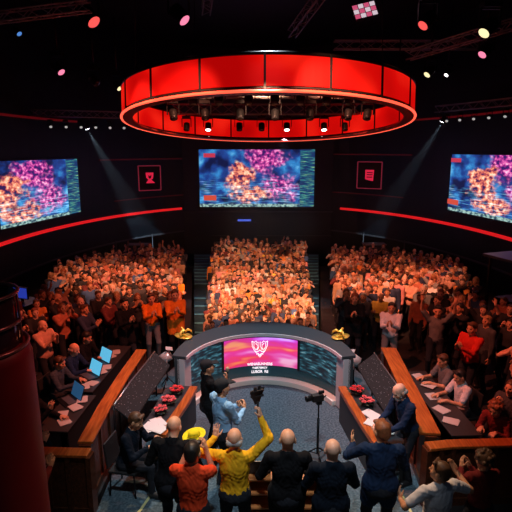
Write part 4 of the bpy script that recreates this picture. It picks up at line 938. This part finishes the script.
# 2 man in light blue shirt
P2, J2 = hero((-.52, 7.0), R(128), 'person in light blue shirt and black cap with clasped hands behind the yellow shirt man', BLUE, DTR, cap_blk, 1, 1.06, 'shirt', hair='cap', hairname='cap', bulk=1.08,
              rw=(-.07, -.34, 1.20), rd=(.45, -.5, .7), rn=(.9, .3, .1), lw=(.08, -.34, 1.20), ld=(-.4, -.5, .75), ln=(-.9, .3, .1), curl=.6)
# 3 man in yellow shirt, right arm raised
P3, J3 = hero((-.27, 5.62), R(178), 'bald person in yellow shirt raising a black clapper in the right hand', YEL, DTR, HAIRM[3], 0, 1.06, 'shirt', hair='fringe', bulk=1.12,
              rw=(-.30, -.18, 1.82), rd=(.15, -.15, 1), rn=(.9, -.2, 0), rcurl=.9, rp=(-1, .2, -.3), lw=(.26, -.30, 1.47), ld=(-.1, -.25, 1), ln=(-.3, -1, 0), lcurl=.15, lp=(1, .2, -.6), hp=.05)
# 4 man in orange-red shirt, phone up
P4, J4 = hero((-.76, 5.32), R(176), 'dark haired person in orange red T-shirt clapping before the face at the lower left', ORED, DTR, HAIRM[0], 1, 1.06, 'tshirt', sleeve='short', hair='short', bulk=1.1,
              rw=(-.10, -.30, 1.50), rd=(.25, -.2, .9), rn=(.8, -.2, .1), rcurl=.6, lw=(.12, -.32, 1.46), ld=(-.35, -.3, .85), ln=(-.8, -.3, 0), lcurl=.7, rp=(-.35, .1, -1), lp=(.35, .1, -1), hy=-.2, hp=.1)
# 5 dark suited man beside him, yellow hat in hand
P5, J5 = hero((-1.10, 5.80), R(170), 'bald person in black suit holding a yellow hat, behind the orange red T-shirt', BLK, DTR, HAIRM[0], 0, 1.06, 'jacket', hair='none', coat=True, bulk=1.15, lean=.16,
              rw=(-.24, -.26, 1.20), rd=(-.1, -.8, .4), rn=(.3, -.1, 1), rcurl=.6, lw=(.22, -.30, 1.12), ld=(-.3, -.9, .1), ln=(-.9, 0, 0), hp=.25)
# 6 black suit
P6, J6 = hero((.39, 5.55), R(180), 'bald person in black suit standing at the wooden counter, bottom centre', BLK, DTR, None, 0, 1.08, 'jacket', hair='none', coat=True, bulk=1.18,
              rw=(-.22, -.26, 1.05), rd=(.6, -.7, -.1), rn=(.4, .4, -.6), lw=(.22, -.26, 1.05), ld=(-.6, -.7, -.1), ln=(-.4, .4, -.6), rp=(-.6, .15, -.9), lp=(.6, .15, -.9))
# 7 dark navy
P7, J7 = hero((.92, 5.38), R(180), 'bald pale headed person in dark navy jacket, right of the black suit', DNAVY, DTR, None, 3, 1.06, 'jacket', hair='none', coat=True, bulk=1.15,
              rw=(-.16, -.30, 1.10), rd=(.7, -.6, 0), rn=(.4, .6, .2), lw=(.20, -.28, 1.02), ld=(-.5, -.8, 0), ln=(-.4, .5, 0), rp=(-.6, .15, -.9), lp=(.6, .15, -.9), hp=.05)
# 8 navy jacket, auburn hair, hand out to the left
P8, J8 = hero((1.60, 5.70), R(176), 'auburn haired person in navy suit stretching a hand over the side desk', NAVY, DTR, HAIRM[4], 1, 1.09, 'jacket', hair='short', coat=True, bulk=1.12, hy=.35, hp=.15,
              lw=(.28, -.36, 1.24), ld=(.1, -.6, .6), ln=(-.8, 0, .4), lcurl=.3, lp=(1, .3, -.7), rw=(-.18, -.30, 1.20), rd=(.6, -.7, .2), rn=(.6, .5, 0))
# 9 bearded elder bending over the desk
P9, J9 = hero((2.44, 7.22), R(-72), 'grey bearded person in blue suit bending over papers on the right side desk', NAVY, DTR, HAIRM[3], 3, 1.0, 'jacket', hair='fringe', beard=True, bulk=1.15, lean=.30, hp=.15,
              rw=(-.12, -.50, 1.04), rd=(.3, -.8, -.3), rn=(.2, .1, -1), lw=(.14, -.50, 1.02), ld=(-.3, -.8, -.3), ln=(-.2, .1, -1))
# 10 seated at the left side desk
P10, J10 = hero((-2.02, 7.0), R(80), 'person in dark navy suit seated at the left side desk before scattered papers', DNAVY, DTR, HAIRM[1], 1, 1.02, 'jacket', seat=True, hair='short', bulk=1.15, lean=.22, hp=.2,
               rw=(-.14, -.42, .84), rd=(.3, -.9, 0), rn=(.1, 0, -1), lw=(.14, -.42, .84), ld=(-.3, -.9, 0), ln=(-.1, 0, -1))
# 11 white shirt
P11, J11 = hero((2.12, 5.12), R(198), 'short haired person in white T-shirt clapping at the lower right', WHT, DTR, HAIRM[1], 1, 1.0, 'tshirt', sleeve='short', hair='short', bulk=1.12, hy=.5, hp=-.1,
               rw=(-.44, -.24, 1.38), rd=(.2, -.5, .8), rn=(.9, .2, 0), lw=(.30, -.28, 1.12), ld=(-.2, -.7, .5), ln=(-.9, .2, 0), rp=(-.9, .3, -.6), lp=(1, .3, -.5), zb=-.0)
# 12 curly
P12, J12 = hero((2.78, 5.45), R(190), 'curly haired person in dark top right of the white T-shirt', MAR, DTR, HAIRM[1], 1, .95, 'top', hair='curly', rw=(-.05, -.34, 1.30), rd=(.2, -.4, .9), rn=(1, 0, 0), lw=(.07, -.34, 1.30), ld=(-.2, -.4, .9), ln=(-1, 0, 0))
# 13-15 at the laptops
typing = dict(seat=True, rw=(-.13, -.44, .80), rd=(.15, -1, -.05), rn=(.1, 0, -1), lw=(.13, -.44, .80), ld=(-.15, -1, -.05), ln=(-.1, 0, -1), lean=.12, hp=.2, vox=.011)
hero((-3.95, 9.15), R(82), 'person in grey blue suit seated nearest the camera at the long laptop desk', cloth('slate', (.05, .065, .09)), DTR, HAIRM[1], 1, 1.0, 'jacket', hair='short', **typing)
hero((-3.90, 9.82), R(80), 'person in navy suit and light tie seated between the other two laptop people', NAVY, DTR, HAIRM[3], 0, 1.0, 'jacket', hair='fringe', **typing)
hero((-3.86, 10.50), R(76), 'person in black suit seated farthest along the long laptop desk', BLK, DTR, HAIRM[0], 1, 1.0, 'jacket', hair='short', **typing)
hero((-3.80, 7.75), R(76), 'curly auburn haired person in black raising a forearm beside the red column', BLK, DTR, HAIRM[4], 1, 1.0, 'jacket', hair='curly', seat=True, vox=.011,
     rw=(-.02, -.38, 1.02), rd=(.1, -.3, 1), rn=(1, 0, 0), lw=(.15, -.44, .80), ld=(0, -1, 0), ln=(0, 0, -1))
# standing by the barrier ends
clapkw = dict(rw=(-.05, -.36, 1.28), rd=(.1, -.5, .85), rn=(1, 0, 0), lw=(.05, -.36, 1.30), ld=(-.1, -.5, .85), ln=(-1, 0, 0), vox=.012)
hero((-2.62, 12.0), R(20), 'person in orange shirt and grey trousers clapping behind the left barrier end', ORA, GRY, HAIRM[1], 0, 1.0, 'shirt', hair='short', **clapkw)
hero((-2.05, 12.15), R(15), 'person in bright orange jacket clapping between left barrier and desk', ORA, BLK, HAIRM[1], 0, 1.03, 'jacket', hair='short', bulk=1.15, coat=True, **clapkw)
hero((-3.15, 11.45), R(40), 'person in black coat clapping behind the laptop desk end', BLK, DTR, HAIRM[0], 1, 1.02, 'coat', hair='short', coat=True, **clapkw)
hero((2.45, 11.9), R(-12), 'person in black coat standing behind the right end of the desk', BLK, DTR, HAIRM[4], 1, 1.02, 'coat', hair='long', coat=True, **clapkw)
hero((3.22, 11.35), R(-20), 'stout person in white shirt clapping behind the right barrier end', WHT, GRY, HAIRM[0], 1, .98, 'shirt', hair='short', bulk=1.2, **clapkw)
# right pit
hero((3.85, 8.55), R(-78), 'person in white shirt seated at the dark desk behind the right barrier', WHT, DTR, HAIRM[0], 1, 1.0, 'shirt', hair='short', sleeve='short', **typing)
hero((3.80, 9.25), R(-80), 'person in grey shirt seated next to the white shirt person behind the right barrier', GRY, DTR, HAIRM[1], 1, 1.0, 'shirt', hair='short', sleeve='short', **typing)
hero((4.45, 8.05), R(-55), 'seated person in dark jacket clapping at the right edge above the crossing barrier', cloth('charcoal', (.07, .07, .085)), DTR, HAIRM[1], 0, 1.0, 'jacket', hair='bun', seat=True, vox=.011,
     rw=(-.05, -.34, 1.0), rd=(.1, -.4, .9), rn=(1, 0, 0), lw=(.05, -.34, 1.0), ld=(-.1, -.4, .9), ln=(-1, 0, 0))
hero((4.45, 9.75), R(-60), 'person in red shirt standing among the dark seats in the right block', cloth('red', (.62, .03, .02)), DTR, HAIRM[1], 1, 1.02, 'shirt', hair='short', bulk=1.2, **clapkw)
hero((4.15, 10.9), R(-20), 'person in grey top stretching both arms up in the right block', GRY, DTR, HAIRM[0], 1, 1.02, 'top', hair='short', sleeve='short', vox=.012,
     rw=(-.34, -.16, 1.90), rd=(-.1, -.1, 1), rn=(.3, -1, 0), lw=(.34, -.16, 1.90), ld=(.1, -.1, 1), ln=(-.3, -1, 0), rp=(-1, .2, 0), lp=(1, .2, 0))
hero((4.1, 7.65), R(-50), 'person in maroon top bending low behind the crossing barrier', MAR, DTR, HAIRM[4], 1, .95, 'top', hair='curly', seat=True, lean=.35, vox=.011, rw=(-.12, -.42, .82), rd=(.1, -1, 0), rn=(0, 0, -1), lw=(.12, -.42, .82), ld=(-.1, -1, 0), ln=(0, 0, -1))
for lx, ly, rz, c in ((-2.92, 5.55, 2.5, MAR), (-3.3, 6.2, 2.2, BLK)):
    hero((lx, ly), rz, 'person in %s top in the dark corner between barrier and red column' % ('maroon' if c is MAR else 'black'), c, DTR, HAIRM[1], 1, .95, 'top', hair='curly' if c is MAR else 'short', **clapkw)
def chair(x, y, rz, lab, g=None):
    t = thing('chair', (x, y, 0), rz, lab, 'chair', g); M = mat('chair_black', (.02, .02, .022), .45)
    b = MB(); b.box((0, 0, .405), (.44, .44, .05)); b.build('seat', M, t, .015); b = MB(); b.box((0, .25, .66), (.42, .035, .42), Matrix.Rotation(R(-6), 3, 'X')); b.build('backrest', M, t, .012)
    for sx in (-1, 1):
        for sy in (-1, 1): b = MB(); b.tube([(sx * .19, sy * .19, .39), (sx * .21, sy * .21, .0)], .014, 6); b.build('leg', M_BLKM, t)
for x, y, a, l in ((-3.95, 9.15, 82, 'black chair of the laptop person nearest the camera'), (-3.90, 9.82, 80, 'black chair of the middle laptop person'), (-3.86, 10.50, 76, 'black chair of the farthest laptop person'), (-3.80, 7.75, 76, 'black chair of the curly haired person by the red column'),
                   (-2.02, 7.0, 80, 'black chair of the navy suited person at the left side desk'), (3.85, 8.55, -78, 'black chair of the white shirt person behind the right barrier'), (3.80, 9.25, -80, 'black chair of the grey shirt person behind the right barrier'),
                   (4.45, 8.05, -55, 'black chair of the clapping person at the right edge'), (4.1, 7.65, -50, 'black chair of the bending person in maroon')): chair(x, y, R(a), l)

# things held in hands
p = wpos(P3, J3['rw_'] + V3(.03, -.04, .10)); t = thing('clapper', p, R(30), 'black slatted hand clapper held up by the yellow shirt person', 'clapper')
b = MB(); b.tube([(0, 0, -.10), (0, 0, .08)], .014, 8); b.build('handle', M_BLACK, t)
for k, (a, dz) in enumerate(((-22, .0), (-8, .02), (8, .02), (22, 0))): b = MB(); q = Matrix.Rotation(R(a), 3, 'Y'); b.box(q @ Vector((0, k * .012, .16)) + Vector((0, 0, dz)), (.045, .008, .20), q); b.build('blade', M_BLACK, t)
for zz in (.15, .22): b = MB(); b.box((0, .018, zz), (.17, .05, .02)); b.build('crossbar', M_BLACK, t)
p = wpos(P1, J1['rw_'] + V3(.05, -.05, .09)); t = thing('microphone', p, 0, 'microphone with pale foam head held by the capped person in black', 'microphone')
b = MB(); b.lathe([(.010, -.12), (.014, .03), (.017, .04)], n=12); b.build('handle', M_BLACK, t); b = MB(); b.lathe([(.012, .035), (.030, .055), (.036, .085), (.028, .11), (.01, .12)], n=16); b.build('foam_head', mat('mic_foam', (.55, .36, .24), .9), t)
p = wpos(P5, J5['rw_'] + V3(-.02, -.14, .07)); p = p + Vector((-.09, .0, .09)); t = thing('yellow_hat', p, .3, 'bright yellow wide brimmed hat held by the person in black suit', 'hat'); t.rotation_euler = (R(14), R(-10), .3); t.scale = (.82,) * 3
M_HAT = cloth('hat_yellow', (.90, .72, .02), .08)
b = MB(); b.lathe([(.09, 0), (.155, -.004), (.18, .018), (.178, .024), (.15, .004), (.09, .010)], n=36); o = b.build('brim', M_HAT, t); o.scale = (1.1, .85, 1)
b = MB(); b.lathe([(.095, .002), (.092, .05), (.080, .085), (.05, .10), (.005, .10)], n=32); o = b.build('crown', M_HAT, t); o.scale = (1.1, .85, 1)
b = MB(); b.lathe([(.0965, .008), (.096, .028), (.0975, .028), (.098, .008)], n=32); o = b.build('hat_band', mat('band_olive', (.45, .42, .02), .7), t); o.scale = (1.1, .85, 1)

# ---- the crowd: a dozen bodies, copied one by one
CV = .0145
POSES = [
    ('clapping', dict(rw=(-.05, -.36, 1.28), rd=(.1, -.5, .85), rn=(1, 0, 0), lw=(.05, -.36, 1.30), ld=(-.1, -.5, .85), ln=(-1, 0, 0), hair='short')),
    ('clapping high', dict(rw=(-.06, -.34, 1.52), rd=(.1, -.3, .9), rn=(1, 0, 0), lw=(.06, -.34, 1.54), ld=(-.1, -.3, .9), ln=(-1, 0, 0), hair='long', female=True, rp=(-.8, .2, -.7), lp=(.8, .2, -.7))),
    ('hands down', dict(hair='short', bulk=1.1, hy=.15)),
    ('arms raised', dict(rw=(-.30, -.18, 1.88), rd=(0, -.1, 1), rn=(.4, -1, 0), lw=(.30, -.18, 1.88), ld=(0, -.1, 1), ln=(-.4, -1, 0), hair='short', sleeve='short', rp=(-1, .3, 0), lp=(1, .3, 0))),
    ('arms crossed', dict(rw=(.10, -.20, 1.19), rd=(1, -.05, .15), rn=(0, 1, 0), lw=(-.10, -.24, 1.22), ld=(-1, -.05, .1), ln=(0, 1, 0), hair='fringe', bulk=1.15, rp=(-.6, -.2, -.7), lp=(.6, -.2, -.7))),
    ('clapping', dict(rw=(-.07, -.38, 1.22), rd=(.2, -.7, .6), rn=(1, 0, .2), lw=(.06, -.38, 1.26), ld=(-.2, -.7, .6), ln=(-1, 0, .2), hair='curly', female=True, hy=-.3, hp=.1)),
    ('one arm up', dict(rw=(-.28, -.2, 1.86), rd=(0, -.2, 1), rn=(.3, -1, 0), rp=(-1, .3, 0), lw=(.20, -.30, 1.10), ld=(-.4, -.8, .1), ln=(-.9, 0, 0), hair='cap', sleeve='short')),
    ('hands at mouth', dict(rw=(-.09, -.22, 1.45), rd=(.35, -.1, .9), rn=(.6, .7, 0), lw=(.09, -.22, 1.45), ld=(-.35, -.1, .9), ln=(-.6, .7, 0), hair='long', female=True, sleeve='short', rp=(-.9, -.2, -.6), lp=(.9, -.2, -.6))),
    ('clapping', dict(rw=(-.04, -.33, 1.38), rd=(.1, -.4, .9), rn=(1, 0, 0), lw=(.06, -.35, 1.36), ld=(-.1, -.4, .9), ln=(-1, 0, 0), hair='none', sleeve='short', bulk=1.2, hy=.25)),
]
SLOTN = 6
protos = []; protos_lo = []
for k, (nm, kw) in enumerate(POSES):
    o = dict(DEF); o.update(kw); o['fs'] = 1.25; D = body_parts(o)
    allp = D['skin'] + D['top'] + D['legs'] + [p for s_ in D['shoes'] for p in s_]
    hp_ = D['hair']
    for lst, vx in ((protos, CV), (protos_lo, .024)):
        Vv, Q = sdf_mesh(allp + hp_, vx, (), .0); g = groups_of(allp + hp_, Vv, Q)
        # hair stays off the face
        C = Vv[Q].mean(1); fo, fn = D['facecut']; g = np.where((g == HR) & (((C - fo) @ fn) > 0) & (o['hair'] != 'cap'), SK, g); g = np.where(g == LP, SK, g)
        lst.append((Vv, Q, g))
def cloth_obj_mat():
    m = bpy.data.materials.new('crowd_cloth'); m.use_nodes = True; nt = m.node_tree; b = nt.nodes['Principled BSDF']; oi = nt.nodes.new('ShaderNodeObjectInfo')
    tc = nt.nodes.new('ShaderNodeTexCoord'); n = nt.nodes.new('ShaderNodeTexNoise'); n.inputs['Scale'].default_value = 7; n.inputs['Detail'].default_value = 3; r = ramp(nt, [(.3, (.72, .72, .72)), (.7, (1.15, 1.15, 1.15))])
    x = nt.nodes.new('ShaderNodeMix'); x.data_type = 'RGBA'; x.blend_type = 'MULTIPLY'; x.inputs['Factor'].default_value = 1
    nt.links.new(tc.outputs['Object'], n.inputs['Vector']); nt.links.new(n.outputs['Fac'], r.inputs['Fac']); nt.links.new(oi.outputs['Color'], x.inputs['A']); nt.links.new(r.outputs['Color'], x.inputs['B'])
    nt.links.new(x.outputs['Result'], b.inputs['Base Color']); b.inputs['Roughness'].default_value = .8; return m
M_CC = cloth_obj_mat()
ph_mesh = [np_mesh('spectator_body', Vv, Q, g, [SKIN[0], M_CC, DTR, HAIRM[0], M_SHOE, M_EYE]) for Vv, Q, g in protos]
TOPS = [('black', (.016, .016, .02), 36), ('charcoal', (.06, .06, .07), 10), ('navy', (.02, .035, .09), 9), ('white', (.70, .66, .62), 5), ('grey', (.28, .27, .27), 9), ('rust', (.50, .15, .08), 12),
        ('peach', (.66, .34, .24), 12), ('orange', (.85, .28, .05), 5), ('tan', (.52, .34, .20), 9), ('maroon', (.16, .03, .03), 10), ('blue', (.06, .14, .34), 5), ('yellow', (.80, .55, .08), 2), ('pink', (.70, .28, .26), 6)]
TBAG = [t_ for t_ in TOPS for _ in range(t_[2])]
HCOL = ['black', 'brown', 'blond', 'grey', 'auburn']
spots = []   # x, y, z, block, row, seat
def wall_ok(x, y): return ((x - ECX) / (EA - .9)) ** 2 + ((y - ECY) / (EB - 1.5)) ** 2 < 1
for j in range(25):
    y = 14.05 + .545 * j; xl = -1.44 - .062 * (y - 14.5); xr = 1.64 + .068 * (y - 14.5); n = int((xr - xl) / .35)
    for i in range(n + 1):
        if j >= 23 and rng.random() < .5: continue
        x = xl + (xr - xl) * (i + (.25 if j % 2 else 0) * (1 if i < n else 0)) / n
        spots.append((x + rng.uniform(-.05, .05), y + rng.uniform(-.07, .07), zcen(y + .2), 'centre', j, i))
for sgn, nm in ((-1, 'left'), (1, 'right')):
    for j in range(20):
        y = 12.75 + .70 * j; xi = 2.14 + .125 * (y - 12); xo = 6.2 + .30 * (y - 13.5); 
        if y > 22: xo -= (y - 22) * .55
        if sgn > 0: xi += .15
        n = int((xo - xi) / .49)
        for i in range(n + 1):
            if rng.random() < .05 + .03 * (j > 13): continue
            x = sgn * (xi + .49 * i + (.2 if j % 2 else 0))
            if not wall_ok(x, y) or abs(x) / y > .55: continue
            if sgn < 0 and abs(x + 7.4) < 1.4 and abs(y - 14.6) < 1.0: continue
            if sgn > 0 and abs(x - 8.6) < 1.5 and abs(y - 15.4) < 1.1: continue
            spots.append((x + rng.uniform(-.06, .06), y + rng.uniform(-.08, .08), zside(y), nm, j + 3, i))
NEAR = []
for sgn, nm in ((-1, 'left'), (1, 'right')):
    for j, y in enumerate((8.3, 9.3, 10.25, 11.15, 11.95)):
        for i in range(9):
            x = (4.55 if y < 11 else 3.75) + .58 * i + (.25 if j % 2 else 0)
            if sgn > 0: x += .45 if y < 11 else .15
            if x / y > .57: continue
            if any((sgn * x - q[0]) ** 2 + (y - q[1]) ** 2 < .30 for q in ((4.45, 8.05), (4.45, 9.75), (4.15, 10.9), (3.85, 8.55), (3.8, 9.25), (4.1, 7.65), (3.22, 11.35), (-3.15, 11.45))): continue
            if rng.random() < .10: continue
            spots.append((sgn * (x + rng.uniform(-.05, .05)), y + rng.uniform(-.08, .08), 0.0, nm, -2 + j, i))
    # seat indices are renumbered below
def ordn(n): return ['front', 'second', 'third', 'fourth', 'fifth', 'sixth', 'seventh', 'eighth', 'ninth', 'tenth', 'eleventh', 'twelfth', 'thirteenth', 'fourteenth', 'fifteenth', 'sixteenth', 'seventeenth', 'eighteenth', 'nineteenth', 'twentieth', 'twenty-first', 'twenty-second', 'twenty-third', 'twenty-fourth', 'twenty-fifth', 'twenty-sixth'][n]
rows = {}
for s_ in spots: rows.setdefault((s_[3], s_[4]), []).append(s_)
ranked = []
for bl in ('left', 'centre', 'right'):
    ks = sorted(k for k in rows if k[0] == bl)
    for ri, k in enumerate(ks):
        for si, s_ in enumerate(sorted(rows[k], key=lambda q: abs(q[0]) if bl != 'centre' else q[0])): ranked.append((s_, bl, ri, si))
ranked.sort(key=lambda q: q[0][1] * q[0][1] + q[0][0] ** 2)
# the nearest ones are individuals
NIND = 300 - 32
special = {}
def pick_special(px, py, bl, top, col):   # nearest free spot gets that garment
    q = min((r for r in ranked if r[1] == bl and id(r) not in special), key=lambda r: (r[0][0] - px) ** 2 + (r[0][1] - py) ** 2); special[id(q)] = (top, col)
pick_special(-2.5, 15.6, 'left', 'bright orange', (.95, .30, .01)); pick_special(3.35, 15.8, 'right', 'white', (.85, .82, .75)); pick_special(.55, 17.5, 'centre', 'yellow', (.95, .68, .05)); pick_special(-.9, 18.4, 'centre', 'white', (.8, .8, .82))
pick_special(5.7, 14.6, 'right', 'white', (.85, .8, .78)); pick_special(-4.0, 16.4, 'left', 'white', (.75, .72, .7))
rest = []
for q in ranked:
    (x, y, z, _, _, _), bl, ri, si = q
    pi_ = rng.choice([0, 0, 0, 1, 1, 2, 2, 3, 4, 5, 5, 6, 7, 8, 8]); 
    if pi_ in (3, 6) and rng.random() < .5: pi_ = 0
    top, col, _w = rng.choice(TBAG)
    if id(q) in special: top, col = special[id(q)]; pi_ = 4 if top != 'yellow' else 1
    yaw = math.atan2(x - 0.2, y - 8.0); yaw = -yaw + rng.uniform(-.35, .35)     # the front looks at the stage
    sc = rng.uniform(.93, 1.04) * (.92 if bl == 'centre' else .97); sk = rng.choice([0, 0, 1, 1, 3, 3, 2]); hr = rng.choice([0, 0, 1, 1, 1, 2, 3, 4])
    if NIND > 0:
        NIND -= 1; ob = bpy.data.objects.new('person', ph_mesh[pi_]); COL.objects.link(ob); ob.location = (x, y, z); ob.rotation_euler = (0, 0, yaw); ob.scale = (sc, sc, sc); ob.color = (*col, 1)
        ob.material_slots[0].link = 'OBJECT'; ob.material_slots[0].material = SKIN[sk]; ob.material_slots[3].link = 'OBJECT'; ob.material_slots[3].material = HAIRM[hr]
        where = {'left': 'from the aisle', 'right': 'from the aisle', 'centre': 'from left'}[bl]
        tag(ob, 'spectator in %s top, %s, %s block, %s row, %s %s' % (top, POSES[pi_][0], bl, ordn(ri), ['first', *[ordn(k) for k in range(1, 25)]][si], where), 'person', 'standing spectators in the %s crowd block' % bl)
    else: rest.append((x, y, z, yaw, sc, pi_, col, sk, hr))
# the farthest spectators, too small and too many to single out
RM = SKIN + [None, DTR] + HAIRM + [M_SHOE, M_EYE]
m = bpy.data.materials.new('crowd_cloth_far'); m.use_nodes = True; b_ = m.node_tree.nodes['Principled BSDF']; at = m.node_tree.nodes.new('ShaderNodeAttribute'); at.attribute_name = 'garment'; m.node_tree.links.new(at.outputs['Color'], b_.inputs['Base Color']); b_.inputs['Roughness'].default_value = .8; RM[4] = m
AV, AQ, AG, AC = [], [], [], []; off = 0
for x, y, z, yaw, sc, pi_, col, sk, hr in rest:
    Vv, Q, g = protos_lo[pi_]; AV.append((Vv * sc) @ rotz(yaw).T + V3(x, y, z)); AQ.append(Q + off); off += len(Vv)
    mp_ = np.array([sk, 4, 5, 6 + hr, 11, 12, sk]); AG.append(mp_[g]); AC.append(np.tile(np.array([*col, 1.0]), (len(Vv), 1)))
if rest:
    me = np_mesh('spectators_far', np.concatenate(AV), np.concatenate(AQ), np.concatenate(AG), RM); ca = me.color_attributes.new('garment', 'FLOAT_COLOR', 'POINT'); ca.data.foreach_set('color', np.concatenate(AC).astype(np.float32).ravel())
    ob = bpy.data.objects.new('distant_spectators', me); COL.objects.link(ob); tag(ob, 'farthest standing spectators packed in the back rows of the three crowd blocks', 'people', None, 'stuff')
print('people', len(ranked), 'far', len(rest), 'far verts', off)
